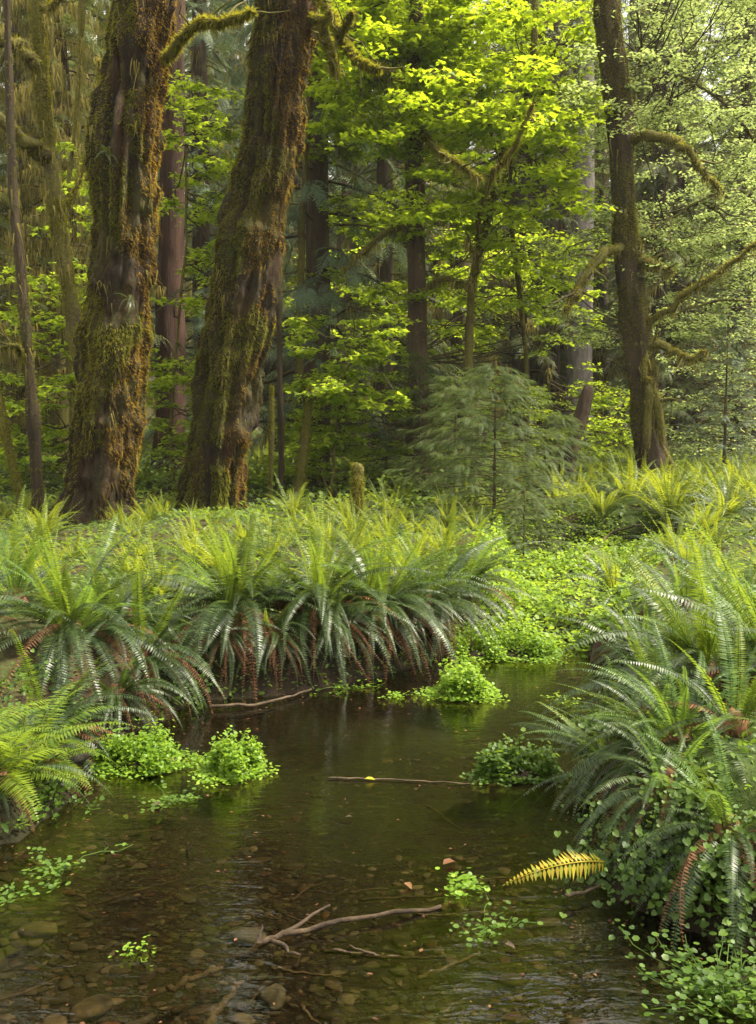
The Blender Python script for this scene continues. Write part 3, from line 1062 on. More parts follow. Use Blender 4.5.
# ------------------------------------------------------------------ sticks and wood
def stick(name, pts, rad, mat, label, cat='stick', z=-.01, seg=7, dz=None, twigs=(), group=None):
    w = [on_z(x, y, zz) for (x, y), zz in zip(pts, dz or [z] * len(pts))]
    o0 = w[0]
    r = np.random.default_rng(int(pts[0][0]))
    path = spline(np.array(w), 18) - o0
    path += r.normal(0, rad * .22, path.shape)
    path[:, 2] += rad * .15
    b = MB()
    tv, tf = tube(path, rad * .72 * np.linspace(1, .5, 18) * r.uniform(.9, 1.1, 18), seg)
    b.add(tv, tf)
    o = thing(name, label, cat, o0, group)
    put('stem', b.mesh('stem', M[mat], True), o)
    for (t, a, b_) in twigs:
        k = int(t * 17)
        e = on_z(a, b_, .02) - o0
        tb = MB()
        tv, tf = tube(wiggle(path[k], e, 7, .008, r=r), rad * np.linspace(.5, .2, 7), 5)
        tb.add(tv, tf)
        put('twig', tb.mesh('twig', M[mat], True), o)
    return o


stick('fallen_branch', [(228, 964), (262, 945), (300, 931), (370, 917), (440, 909)], .019, 'wet_wood', 'largest broken branch lying across the shallow water', 'branch',
      dz=[-.06, -.01, .02, .02, .0], twigs=((.25, 262, 925), (.3, 300, 955), (.45, 330, 905)))
stick('fallen_branch', [(322, 950), (380, 958), (436, 958)], .012, 'wet_wood', 'thin pale branch lying just in front of the largest one', 'branch', twigs=((.5, 350, 945),))
stick('fallen_branch', [(272, 969), (300, 973), (340, 977)], .009, 'pale_wood', 'short pale stick nearest the broken branch end', 'branch')
stick('fallen_branch', [(418, 978), (450, 966), (480, 954)], .010, 'pale_wood', 'short forked stick slanting up towards the flat cress', 'branch')
stick('fallen_branch', [(428, 806), (452, 824), (478, 842)], .008, 'wet_wood', 'dark straight twig in midstream in front of the cress tussock', 'branch')
stick('fallen_branch', [(328, 778), (400, 780), (470, 784)], .007, 'pale_wood', 'long thin straw coloured stick pointing at the cress tussock', 'branch', z=.006)
stick('fallen_branch', [(360, 900), (410, 897), (455, 896)], .009, 'wet_wood', 'straight brown stick just behind the largest broken branch', 'branch')
stick('fallen_branch', [(168, 990), (205, 974), (245, 960)], .016, 'pale_wood', 'sunken greenish branch pointing to the broken branch', 'branch', z=-.07)
stick('fallen_branch', [(205, 1030), (225, 1002), (243, 983)], .02, 'pale_wood', 'sunken log end at the bottom of the view', 'branch', z=-.07)
stick('fallen_branch', [(210, 707), (265, 703), (312, 690)], .016, 'pale_wood', 'bare grey root along the waterline under the drooping ferns', 'root', z=.02)
stick('fallen_branch', [(565, 896), (585, 892), (603, 885)], .012, 'pale_wood', 'broken pale stub sticking out of the near bank beside the yellow frond', 'branch', z=.03)
stick('fallen_branch', [(585, 560), (610, 535), (640, 525)], .03, 'pale_wood', 'bleached fallen branch lying in the plants beyond the marsh', 'branch', dz=[.05, .3, .5])
stick('fallen_branch', [(95, 905), (140, 890), (190, 878)], .007, 'wet_wood', 'thin sunken twig near the lady fern strands', 'branch', z=-.03)
stick('fallen_branch', [(0, 1000), (25, 992), (60, 978)], .007, 'pale_wood', 'thin sunken twig in the bottom corner of the stream', 'branch', z=-.03)
r5 = np.random.default_rng(8)
for q in range(16):
    x, y = r5.uniform(120, 500), r5.uniform(860, 1010)
    a, L = r5.normal(-.15, .5), r5.uniform(20, 75)
    stick('sunken_stick', [(x, y), (x + math.cos(a) * L * .5, y + math.sin(a) * L * .3 + r5.normal(0, 3)), (x + math.cos(a) * L, y + math.sin(a) * L * .6)], r5.uniform(.004, .011),
          'pale_wood' if q % 2 else 'wet_wood', 'thin sunken stick lying on the gravel around the largest broken branch', z=-.05, group='sunken sticks on the gravel')
stick('standing_twig', [(187, 858), (187, 850), (188, 843)], .006, 'wet_wood', 'short dark twig standing straight out of the water', 'twig', dz=[-.05, 0, .05])
stick('standing_twig', [(103, 850), (107, 846), (104, 842)], .006, 'wet_wood', 'hooked dark twig standing in the water by the lady fern strands', 'twig', dz=[-.05, 0, .05])


P = np.stack([r5.uniform(-3.6, 2.8, 9000), r5.uniform(2.3, 8.3, 9000)], -1)
s_ = sdf(P, STREAM)
P = P[(s_ < -.02) & (r5.random(9000) < np.where(s_ > -.25, .5, .09))]
b = MB()
scatter_leaves(b, OV_V, OV_F, np.concatenate([P, np.full((len(P), 1), .005)], 1), r5.uniform(.006, .022, len(P)), .06, 0, r5)
kind(put('floating_litter', b.mesh('floating_litter', M['fern_dead'])), 'stuff', 'brown bits of leaf and needle floating on the water')


def litter(px, py, sz, col, label, name='fallen_leaf'):
    p = on_z(px, py, .006)
    b = MB()
    b.add(OV_V * sz * np.array([1, 1, 2.5]), OV_F)
    o = put(name, b.mesh(name, M[col]), None, (p[0], p[1], .012), (0, 0, px * 1.7))
    tag(o, label, 'leaf')


litter(443, 866, .07, 'fern_dead', 'curled rust brown leaf floating by the cress sprigs')
litter(405, 884, .05, 'fern_dead', 'small brown leaf floating behind the straight stick')
litter(155, 807, .06, 'pale_wood', 'pale dry leaf floating in front of the two cress mounds')
litter(365, 780, .05, 'fern_yellow', 'small yellow leaf caught by the straw coloured stick')
litter(352, 818, .03, 'pale_wood', 'tiny pale leaf drifting in midstream')
litter(505, 945, .04, 'pale_wood', 'pale leaf drifting on the flat cress strands')


# ------------------------------------------------------------------ trees
def trunk_mesh(path, rad, seg, mat, furrow=.06, lump=.05, flare=0.0, seed=0, name='trunk', n=None):
    """displaced trunk; path and radius are already resampled"""
    v, fs = tube(path, rad, seg)
    c = np.repeat(path, seg, 0)
    core = v[:len(c)]
    d = core - c
    rr = np.linalg.norm(d, axis=1, keepdims=True)
    dn = d / rr
    q = np.concatenate([dn * 1.0, core[:, 2:] * 0], 1)[:, :3].copy()
    q[:, 2] += core[:, 2] * .22
    q += seed * 7.1
    fur = fbm(q, 4.2, 3)
    fur = np.where(furrow > .2, 1.1 - 2.2 * np.abs(fbm(q, 3.1, 3)), fur)
    lum = fbm(core + seed * 3.7, 1.3, 3)
    fine = fbm(core + seed, 7, 2)
    hgt = core[:, 2] - path[0, 2]
    ang = np.arctan2(dn[:, 1], dn[:, 0])
    but = np.exp(-np.clip(hgt, 0, None) / (rr[:, 0] * 1.3)) * flare * (1 + .6 * np.sin(ang * 5 + seed))
    k = 1 + (furrow * fur + but)
    core = c + d * k[:, None] + dn * (lump * np.clip(lum, -.4, 1) + .25 * lump * fine)[:, None]
    v = np.concatenate([core, v[len(c):]])
    b = MB()
    b.add(v, fs)
    return b.mesh(name, mat, True), core.reshape(len(path), seg, 3), dn.reshape(len(path), seg, 3)


def moss_on(core, dn, n, length, mask, seed, droop=.6, wid=.3):
    """short blades standing on a trunk surface where mask(points, normals) is true"""
    r = np.random.default_rng(seed)
    a, b_ = core.shape[:2]
    i = r.uniform(0, a - 1.001, n)
    j = r.integers(0, b_, n)
    i0 = i.astype(int)
    f = (i - i0)[:, None]
    j2 = (j + 1) % b_
    g = r.random(n)[:, None]
    A = core[i0, j] * (1 - g) + core[i0, j2] * g
    B = core[i0 + 1, j] * (1 - g) + core[i0 + 1, j2] * g
    p = A * (1 - f) + B * f
    nn = dn[i0, j]
    k = mask(p, nn, r)
    p, nn = p[k], nn[k]
    m = len(p)
    d = norm(nn + r.normal(0, .45, (m, 3)) + np.array([0, 0, -droop]))
    L = length * r.uniform(.5, 1.4, m)
    Mx = basis(d, nn + r.normal(0, .3, (m, 3)) + np.array([0, 0, .3]))
    Mx = Mx * L[:, None, None]
    b = MB()
    b.inst(TRI_V * np.array([wid, 1, 1]), TRI_F, Mx, p - nn * .004)
    return b


def px_path(rows, d, n, extra_top=None):
    """rows (y, xl, xr) from the base upwards at distance d -> path, radius"""
    pts, rad = [], []
    for y, xl, xr in rows:
        pts.append(at((xl + xr) / 2, y, d))
        rad.append((xr - xl) / 2 / F * d)
    pts, rad = np.array(pts), np.array(rad)
    if extra_top is not None:
        pts = np.concatenate([pts, pts[-1:] + np.array([extra_top])])
        rad = np.append(rad, rad[-1] * .6)
    p = spline(np.concatenate([pts, rad[:, None]], 1), n)
    return p[:, :3], p[:, 3]


def limb(b, pts, r0, r1, n=14, seg=7, amp=.03, r=rng):
    p = spline(np.array(pts), n)
    p[1:-1] += r.normal(0, amp, (n - 2, 3))
    tv, tf = tube(p, np.linspace(r0, r1, n) * r.uniform(.8, 1.25, n), seg)
    b.add(tv, tf)
    return p


def drape(b, p, n, l0, l1, r, wid=.035, jitter=.06):
    """hanging strands below the points p"""
    q = p[r.integers(0, len(p), n)] + r.normal(0, jitter, (n, 3)) * np.array([1, 1, .6])
    L = r.uniform(l0, l1, n) * r.random(n) ** .6
    d = np.stack([r.normal(0, .12, n), r.normal(0, .12, n), -np.ones(n)], -1)
    a = r.uniform(0, 2 * PI, n)
    Mx = basis(d, np.stack([np.cos(a), np.sin(a), np.zeros(n)], -1))
    Mx = Mx * np.stack([np.full(n, 1.0) * wid * r.uniform(.5, 1.4, n), L, L], -1)[:, None, :]
    b.inst(TRI_V, TRI_F, Mx, q)


def mossy_limb(o, pts, r0, r1, r, twigs=6):
    """a branch with its coat of moss and a few bare twigs, as two parts of the tree o"""
    b = MB()
    p = limb(b, pts, r0, r1, 22, 8, r0 * .3, r)
    for _ in range(twigs):
        k = r.integers(6, 21)
        e = p[k] + norm(p[k] - p[k - 2]) * r.uniform(.25, .7) + r.normal(0, .25, 3)
        tv, tf = tube(wiggle(p[k], e, 7, .03, r=r), np.linspace(r1 * .8, .004, 7), 4)
        b.add(tv, tf)
    put('branch', b.mesh('branch', M['bark_mossy'], True), o)
    mo = MB()
    n_ = int(1500 * np.linalg.norm(p[-1] - p[0]))
    i = r.integers(0, 21, n_)
    g = r.random(n_)[:, None]
    q = p[i] * (1 - g) + p[i + 1] * g
    rr = np.linspace(r0, r1, 22)[i] * 1.05
    nn = norm(r.normal(0, 1, (n_, 3)))
    dd = norm(nn + np.array([0, 0, -.5]))
    mo.inst(TRI_V * np.array([.35, 1, 1]), TRI_F, basis(dd, nn + np.array([.1, .2, .5])) * (.07 * r.uniform(.5, 1.5, n_))[:, None, None], q + nn * rr[:, None] * .9)
    drape(mo, p[3:], 60, .06, .3, r, .03, .03)
    put('moss', mo.mesh('moss', M['moss']), o)


# --- the two thick mossy maples
def big_maple(rows, d, label, seed, top, limbs=()):
    path, rad = px_path(rows, d, 260, top)
    base = path[0].copy()
    base[2] = hz(base[0], base[1]) - .1
    path = path - base
    o = thing('bigleaf_maple', label, 'tree', base)
    me, core, dn = trunk_mesh(path, rad * .75, 110, M['bark_maple'], .21, .13, .15, seed)
    put('trunk', me, o)
    def mask(p, nn, r):
        f = fbm(p + seed * 5, 1.1, 3) + .35 * fbm(p * np.array([1, 1, .3]) + 9, 4, 2)
        return f + .55 * np.abs(nn[:, 0]) > -.06 + r.normal(0, .08, len(p))
    put('moss', moss_on(core, dn, 105000, .055, lambda p, nn, r: mask(p, nn, r) & (nn[:, 0] + .8 * fbm(p, .8, 2) < .45), seed, 1.0, .4).mesh('moss', M['moss']), o)
    put('moss', moss_on(core, dn, 60000, .05, lambda p, nn, r: mask(p, nn, r) & (nn[:, 0] + .8 * fbm(p, .8, 2) >= .40), seed + 1, .9, .4).mesh('moss', M['moss_rust_sunlit']), o)['label'] = 'rust gold moss along the trunk side, sunlit tint painted into its colour'  # right-hand moss takes the drier colour with sunlight painted in
    r = np.random.default_rng(seed + 50)
    for pts, r0, r1 in limbs:
        mossy_limb(o, [at(*q_) - base for q_ in pts], r0, r1, r)
    b = MB()
    r = np.random.default_rng(seed)
    q = core[:, :, :].reshape(-1, 3)
    q = q[(q[:, 2] > .8)]
    sel = q[r.integers(0, len(q), 160)]
    for s_ in sel[:90]:
        drape(b, s_[None] + np.array([[0, 0, .0]]), 7, .12, .5, r, .02, .05)
    put('hanging_moss', b.mesh('hanging_moss', M['hanging_moss']), o)
    put('bark_fibre', moss_on(core, dn, 3500, .2, lambda p, nn, r: fbm(p * np.array([1, 1, .4]) + 4 + seed, 1.6, 3) > -.1 + r.normal(0, .15, len(p)), seed + 7, 3.0, .17).mesh('bark_fibre', M['moss_brown']), o)
    return o, path, base


T1 = [(528, 52, 146), (500, 57, 141), (450, 63, 145), (400, 71, 147), (350, 78, 149), (300, 83, 154), (250, 86, 161), (200, 89, 164), (150, 92, 166), (100, 98, 168), (50, 103, 174), (0, 108, 182), (-120, 125, 200), (-300, 150, 222)]
T2 = [(512, 172, 254), (490, 178, 250), (450, 182, 255), (400, 190, 261), (350, 196, 268), (300, 207, 278), (250, 216, 286), (200, 226, 292), (150, 237, 303), (100, 241, 309), (50, 249, 314), (0, 257, 320), (-120, 275, 335), (-300, 300, 355)]
m1, p1, b1 = big_maple(T1, 13.6, 'thick leaning maple trunk with ragged bark and moss, next to the thin mossy trees', 1, (.5, .4, 3.0), (([(165, 60, 13.3), (195, 26, 12.9), (222, 22, 12.7), (252, 12, 12.4)], .055, .025),))
m2, p2, b2 = big_maple(T2, 15.2, 'thick curved maple trunk with moss tinted rust gold as if sunlit, before the blue-green conifer', 2, (.4, .3, 3.0), (([(310, 20, 15), (335, 22, 14.7), (345, 45, 14.5), (360, 62, 14.3), (378, 70, 14.2)], .06, .03), ([(300, -20, 15), (325, 5, 14.6), (340, 30, 14.4), (352, 12, 14.2)], .05, .02), ([(322, 30, 14.9), (330, 50, 14.7), (336, 72, 14.6)], .07, .03)))


# licorice ferns on the trunks
def epiphyte(px, py, d, size, label, seed):
    r = np.random.default_rng(seed)
    o = thing('licorice_fern', label, 'fern', at(px, py, d))
    for q in range(6):
        a = r.normal(-1.57, .8)
        put('frond', OLD[r.integers(len(OLD))], o, (0, 0, 0), (r.normal(-.5, .3), r.normal(0, .3), a - PI / 2), size * r.uniform(.7, 1.1))


epiphyte(130, 300, 13.15, .4, 'small fern growing low on the trunk with ragged bark', 1)
epiphyte(106, 155, 13.1, .32, 'tuft of small ferns growing high on the trunk with ragged bark', 2)
epiphyte(272, 150, 14.8, .32, 'small grey-green ferns growing on the curved trunk', 3)
epiphyte(236, 250, 14.8, .3, 'lowest fern tuft on the curved trunk', 4)


# --- conifers
def spray_tmpl(L, W, n, droop, r, pw=.9):
    return tmpl(frond(L, W, n, 5, -droop, pw=pw, lift=-.1, fwd=.7, peak=.3, stalk=.03, ns=4, rr=.006, jag=.3, r=r)[1])


SPR = [spray_tmpl(1, .26, 11, d_, np.random.default_rng(d_), 1.0) for d_ in (25, 45, 65)]
SPRF = [spray_tmpl(1, .2, 18, d_, np.random.default_rng(d_), .8) for d_ in (20, 40)]


def conifer_meshes(seed, h, z0, lmax, nb, spray, mat, droop=.35, fine=False, nsp=14, moss=0, pw=.9, r0=.3, mossn=26):
    r = np.random.default_rng(seed)
    b, br, ms = MB(), MB(), MB()
    pool = SPRF if fine else SPR
    acc = [[[], []] for _ in pool]
    for q in range(nb):
        t = (q + r.random()) / nb
        z = z0 + (h - z0) * t ** .95
        L = lmax * (1 - t) ** pw * r.uniform(.6, 1.1) + .25 * min(1, lmax)
        a = q * 2.4 + r.uniform(-.5, .5)
        k = 8
        s = np.linspace(0, 1, k)
        hd = np.array([math.cos(a), math.sin(a), 0])
        up = r.uniform(-.05, .25)
        p = np.array([0, 0, z]) + hd * (s * L)[:, None]
        p[:, 2] += up * L * s - (droop + r.uniform(-.1, .15)) * L * s ** 2
        p[1:] += r.normal(0, .03 * L / 2, (k - 1, 3))
        tv, tf = tube(p, np.linspace(.004 * L + .002, .0015, k) if fine else np.linspace(.012 * L + .004, .003, k), 4, False)
        br.add(tv, tf)
        m = max(4, int(nsp * (.4 + .6 * L / lmax)))
        tt = r.uniform(.12, 1, m) ** .8
        i0 = np.clip((tt * (k - 1)).astype(int), 0, k - 2)
        f = (tt * (k - 1) - i0)[:, None]
        pos = p[i0] * (1 - f) + p[i0 + 1] * f
        sd = np.where(r.random(m) < .5, 1, -1)
        az = a + sd * r.uniform(.3, 1.2, m) * (1 - .6 * tt)
        dv = np.stack([np.cos(az), np.sin(az), r.normal(-.35, .2, m)], -1)
        upv = np.stack([r.normal(0, .25, m), r.normal(0, .25, m), np.ones(m)], -1)
        Mx = basis(dv, upv) * (spray * r.uniform(.6, 1.25, m) * (1.1 - .4 * tt))[:, None, None]
        w = r.integers(len(pool))
        acc[w][0].append(Mx)
        acc[w][1].append(pos)
        if moss and r.random() < moss:
            drape(ms, p[1:], int(mossn * L), .15, .8, r, .035, .08)
    for (tv, tf), (A, B) in zip(pool, acc):
        if A:
            b.inst(tv, tf, np.concatenate(A), np.concatenate(B))
    tp = np.stack([fbm(np.stack([np.linspace(0, 3, 24)] * 3, -1) + seed, 1, 1) * .06 * r0 / .3, fbm(np.stack([np.linspace(0, 3, 24)] * 3, -1) + seed + 9, 1, 1) * .06 * r0 / .3, np.linspace(-.3, h, 24)], -1)
    return b.mesh('crown', M[mat]), br.mesh('branch_frame', M['twig']), (ms.mesh('hanging_moss', M['hanging_moss']) if moss else None), tp


def conifer_trunk(tp, r0, mat, seed, seg=18):
    rad = r0 * np.linspace(1, .12, len(tp))
    p = spline(np.concatenate([tp, rad[:, None]], 1), 60)
    return trunk_mesh(p[:, :3], p[:, 3], seg, M[mat], .12, .02, .25, seed)[0]


BG = []
for sd, h, z0, lm, mat, mo, tm in ((41, 24, 1.5, 3.6, 'conifer', .45, 'bark_dark'), (42, 21, .6, 3.2, 'conifer', .3, 'bark_dark'), (43, 26, 2.0, 4.0, 'conifer_blue', .4, 'bark_brown'),
                                   (44, 22, 3.5, 3.4, 'conifer', .7, 'bark_brown')):
    c_, f_, m_, tp_ = conifer_meshes(sd, h, z0, lm, 170, .9, mat, .4, moss=mo, nsp=18)
    BG.append((c_, f_, m_, conifer_trunk(tp_, .36, tm, sd)))


c_, f_, m_, tp_ = conifer_meshes(45, 17, 2.0, 2.8, 95, .45, 'conifer', .45, moss=.9, nsp=9, mossn=90)
BG.append((c_, f_, m_, conifer_trunk(tp_, .24, 'bark_mossy', 45)))


def bg_tree(px, d, var, label, group=None, sc=1.0, rz=None, dz=0.0):
    g = ground_pt(px, d)
    r = np.random.default_rng(int(abs(px) * 7 + d * 13))
    o = thing('conifer', label, 'tree', (g[0], g[1], g[2] - .1 + dz), group, r.uniform(0, 6.3) if rz is None else rz, sc)
    c_, f_, m_, t_ = BG[var]
    put('trunk', t_, o)
    put('crown', c_, o)
    put('branch_frame', f_, o)
    if m_:
        put('hanging_moss', m_, o)
    return o


r4 = np.random.default_rng(77)
bgl, bgg = 'dark mossy conifer in the closed wall of forest behind the maples', 'conifers of the distant forest'
for q, px in enumerate(np.linspace(-60, 820, 15)):
    bg_tree(px + r4.uniform(-25, 25), r4.uniform(33, 40), int(r4.integers(4)), bgl, bgg, r4.uniform(.85, 1.1))
for q, px in enumerate(np.linspace(-80, 840, 17)):
    bg_tree(px + r4.uniform(-25, 25), r4.uniform(44, 56), int(r4.integers(4)), bgl, bgg, r4.uniform(1.0, 1.3))
for q, px in enumerate(np.linspace(-80, 840, 18)):
    bg_tree(px + r4.uniform(-20, 20), r4.uniform(62, 80), int(r4.integers(4)), bgl, bgg, r4.uniform(1.0, 1.3))

for q, px in enumerate(np.linspace(-80, 840, 20)):
    bg_tree(px + r4.uniform(-20, 20), r4.uniform(88, 112), int(r4.integers(4)), bgl, bgg, r4.uniform(1.3, 1.6))

bg_tree(318, 20.5, 2, 'blue-green conifer with long drooping boughs right behind the curved trunk', None, .85, dz=-.5)
bg_tree(205, 27, 2, 'grey-blue conifer seen between the two thick trunks', None, .9)
bg_tree(384, 27, 1, 'dark conifer hung with moss beside the slender mossy trunk', None, .9)
bg_tree(62, 22.5, 4, 'conifer with curtains of olive moss right behind the thin mossy trees', None, .9)
bg_tree(-50, 22, 4, 'conifer wholly curtained with olive moss at the edge of the view', None, .9)
bg_tree(120, 29, 4, 'moss curtained conifer seen past the ragged trunk', None, 1.1)
bg_tree(440, 33, 4, 'moss curtained conifer behind the brightest maple', None, 1.2)
bg_tree(530, 36, 4, 'moss curtained conifer behind the feathery sapling', None, 1.2)
bg_tree(-90, 21, 0, 'dark conifer draped in brown moss at the edge of the view', None, .9)
bg_tree(70, 24, 3, 'moss hung conifer behind the thin mossy trees', None, .9)
bg_tree(735, 30, 1, 'conifer behind the pale leafy alder', None, .8)


# plain trunks in the middle distance
def pole(px_pts, d, mat, label, name='conifer', furrow=.1, lump=.03, flare=.25, seed=1, seg=26, limbs=(), moss_n=0, mossmat='moss', drapes=0, cat='tree', group=None, top=(0, 0, 4)):
    """a trunk given as rows (y, x_left, x_right); limbs as pixel polylines with distances"""
    path, rad = px_path(px_pts, d, 90, top)
    base = path[0].copy()
    rad = rad * .86
    base[2] = min(base[2], hz(base[0], base[1]) - .05)
    path[0, 2] = base[2]
    path = path - base
    o = thing(name, label, cat, base, group)
    me, core, dn = trunk_mesh(path, rad, seg, M[mat], furrow, lump, flare, seed)
    put('trunk', me, o)
    r = np.random.default_rng(seed)
    allp = [path[25:]]
    dr = MB()
    mo = MB()
    for pts, r0, r1 in limbs:
        b = MB()
        p = limb(b, [at(*q) - base for q in pts], r0, r1, 16, 7, r0 * .35, r)
        # side twigs
        for _ in range(5):
            k = r.integers(5, 15)
            e = p[k] + norm(p[k] - p[k - 2])[0:3] * r.uniform(.2, .5) + r.normal(0, .25, 3)
            tv, tf = tube(wiggle(p[k], e, 6, .03, r=r), np.linspace(r1 * .8, .004, 6), 4)
            b.add(tv, tf)
        put('branch', b.mesh('branch', M['bark_mossy'], True), o)
        allp.append(p)
        if drapes:
            drape(dr, p[2:], int(drapes), .06, .4, r, .03, .04)
        cv = p + r.normal(0, r0 * .4, p.shape)
        n_ = int(700 * np.linalg.norm(p[-1] - p[0]))
        i = r.integers(0, 15, n_)
        g = r.random(n_)[:, None]
        q = p[i] * (1 - g) + p[i + 1] * g
        rr = np.linspace(r0, r1, 16)[i]
        nn = norm(r.normal(0, 1, (n_, 3)))
        dd = norm(nn + np.array([0, 0, -.4]))
        mo.inst(TRI_V * np.array([.35, 1, 1]), TRI_F, basis(dd, nn + np.array([.1, .2, .5])) * (.055 * r.uniform(.5, 1.5, n_))[:, None, None], q + nn * rr[:, None] * .9)
    if limbs:
        put('moss', mo.mesh('moss', M['moss']), o)
    if moss_n:
        put('moss', moss_on(core, dn, moss_n, .05, lambda p, nn, rr: fbm(p + seed, 1.2, 3) > -.15 + rr.normal(0, .15, len(p)), seed).mesh('moss', M[mossmat]), o)
    if drapes:
        drape(dr, path[30:], int(drapes * 2), .1, .5, r, .03, float(rad.mean()))
        put('hanging_moss', dr.mesh('hanging_moss', M['hanging_moss']), o)
    return o, path + base


# left: thin mossy trees
pole([(505, 98, 116), (420, 92, 108), (345, 68, 86), (300, 62, 80), (230, 50, 67), (160, 42, 58), (80, 33, 49), (0, 30, 46), (-200, 22, 38)], 15.5, 'bark_mossy', 'thin mossy tree leaning towards the ragged trunk, with thick mossy limbs', 'mossy_maple',
     limbs=(([(46, 160, 15.5), (25, 140, 15.2), (-10, 118, 15.0), (-60, 100, 14.8)], .11, .07), ([(40, 70, 15.5), (22, 52, 15.3), (5, 35, 15.1), (-40, 0, 15)], .11, .07),
            ([(36, 20, 15.5), (70, -10, 15.6), (120, -40, 15.8)], .06, .02), ([(55, 215, 15.5), (75, 190, 15.7), (95, 130, 16), (100, 60, 16.2)], .04, .015)), moss_n=26000, drapes=300, seed=3)
pole([(500, 30, 46), (420, 26, 40), (340, 20, 33), (240, 12, 24), (170, 7, 17)], 14.2, 'bark_dark', 'straight dark slim trunk at the edge of the view', 'slim_tree', seed=4, moss_n=3000, drapes=60,
     limbs=(([(26, 360, 14.2), (12, 345, 14.0), (-15, 352, 13.8)], .05, .02),))
pole([(495, 15, 24), (440, 2, 11), (380, -12, -2), (300, -40, -30)], 13.2, 'bark_mossy', 'slanting mossy stem behind the pale bank fern', 'slim_tree', seed=5, moss_n=5000)
pole([(480, 78, 84), (380, 68, 74), (250, 60, 66), (100, 75, 80), (-40, 80, 84)], 18, 'bark_mossy', 'spindly bent stem between the slim dark trunk and the ragged trunk', 'slim_tree', seed=6, moss_n=4000, drapes=120)
# between and beside the maples
pole([(480, 150, 190), (340, 153, 187), (250, 157, 186), (150, 160, 186), (0, 164, 186), (-150, 166, 184)], 24, 'bark_red', 'straight reddish cedar trunk between the two thick trunks', seed=7, furrow=.16, lump=.04)
pole([(500, 277, 286), (440, 277, 285), (380, 276, 284), (310, 276, 282), (240, 278, 283), (150, 281, 285)], 16.5, 'bark_dark', 'very thin straight dark stem beside the curved trunk', 'slim_tree', seed=8, top=(0, 0, 1))
pole([(500, 267, 274), (450, 268, 274), (395, 269, 274)], 16.2, 'bark_mossy', 'short mossy dead stem next to the very thin straight stem', 'dead_stem', seed=9, top=(0, 0, .15), moss_n=1500)
pole([(495, 292, 304), (460, 296, 308), (420, 302, 312), (395, 307, 313)], 16.4, 'bark_mossy', 'leaning mossy stub beside the very thin straight stem', 'dead_stem', seed=10, top=(0, 0, .12), moss_n=2500)
pole([(505, 350, 364), (485, 350, 365), (468, 350, 366)], 12.8, 'bark_mossy', 'little mossy stump rising from the ferns', 'stump', seed=11, top=(.02, 0, .06), moss_n=5000, lump=.06)
pole([(470, 404, 432), (400, 406, 430), (300, 406, 428), (200, 405, 425), (100, 404, 424), (0, 408, 424), (-150, 410, 424)], 19, 'bark_brown', 'slender brown trunk with curved mossy limbs, under the brightest leaves', 'mossy_maple', seed=12,
     limbs=(([(417, 230, 19.0), (395, 228, 18.6), (370, 245, 18.3), (345, 270, 18.0)], .08, .03), ([(418, 130, 19.0), (432, 142, 17.8), (452, 160, 16.6), (480, 178, 16.3)], .06, .03),
            ([(415, 90, 19.0), (380, 70, 17.5), (345, 65, 21.5), (315, 30, 21)], .09, .035), ([(418, 300, 19.0), (440, 280, 18.4), (470, 285, 18.0)], .06, .02)), moss_n=9000, drapes=180)
pole([(465, 447, 476), (380, 449, 474), (300, 449, 472), (190, 450, 470), (50, 452, 470), (-150, 455, 470)], 29, 'bark_dark', 'dark trunk hung with brown moss behind the slanting mossy limb', seed=13, drapes=420, moss_n=6000)
pole([(470, 470, 482), (400, 463, 474), (300, 466, 476), (250, 474, 484), (190, 492, 502), (120, 512, 520), (60, 530, 536)], 19, 'bark_mossy', 'slim mossy stem slanting up into the bright maple leaves', 'slim_tree', seed=14, moss_n=6000, drapes=120,
     limbs=(([(478, 240, 19), (488, 185, 17), (510, 155, 16.3), (532, 105, 16)], .05, .02), ([(470, 290, 19), (478, 262, 18), (466, 240, 17.6)], .06, .03)))
pole([(455, 560, 596), (400, 564, 594), (300, 570, 594), (190, 574, 595), (60, 578, 595), (-150, 580, 594)], 33, 'bark_grey', 'pale grey conifer trunk behind the leaning snag', seed=15, furrow=.05)
pole([(470, 634, 676), (430, 630, 664), (380, 628, 656), (300, 618, 646), (240, 613, 640), (200, 612, 636), (100, 604, 632), (0, 594, 620), (-150, 585, 610)], 18, 'bark_dark', 'crooked moss wrapped tree with twisted limbs beyond the fern rise', 'mossy_maple', seed=16, flare=.08, lump=.045, furrow=.22,
     limbs=(([(628, 245, 18.0), (605, 252, 17.6), (580, 285, 17.3), (565, 310, 17.0)], .10, .045), ([(620, 140, 18.0), (660, 138, 17.5), (685, 150, 17.2), (720, 190, 17.0)], .11, .04),
            ([(638, 345, 18.0), (665, 348, 17.8), (690, 358, 17.5), (705, 352, 17.3)], .09, .03), ([(628, 260, 18.0), (650, 262, 17.7), (672, 270, 17.5)], .09, .04),
            ([(645, 470, 17.8), (648, 400, 17.7), (645, 370, 17.7), (640, 330, 17.9)], .075, .04), ([(668, 468, 17.9), (655, 400, 17.8), (648, 350, 17.9), (630, 300, 18.0)], .085, .05),
            ([(640, 330, 18.0), (680, 300, 17.6), (720, 270, 17.4), (760, 240, 17.2)], .07, .025)), moss_n=42000, drapes=240)
pole([(465, 562, 576), (440, 568, 581), (415, 575, 588), (392, 582, 593)], 17.2, 'bark_brown', 'broken leaning snag standing in the ferns near the grey trunk', 'snag', seed=17, top=(.05, 0, .1), furrow=.2)
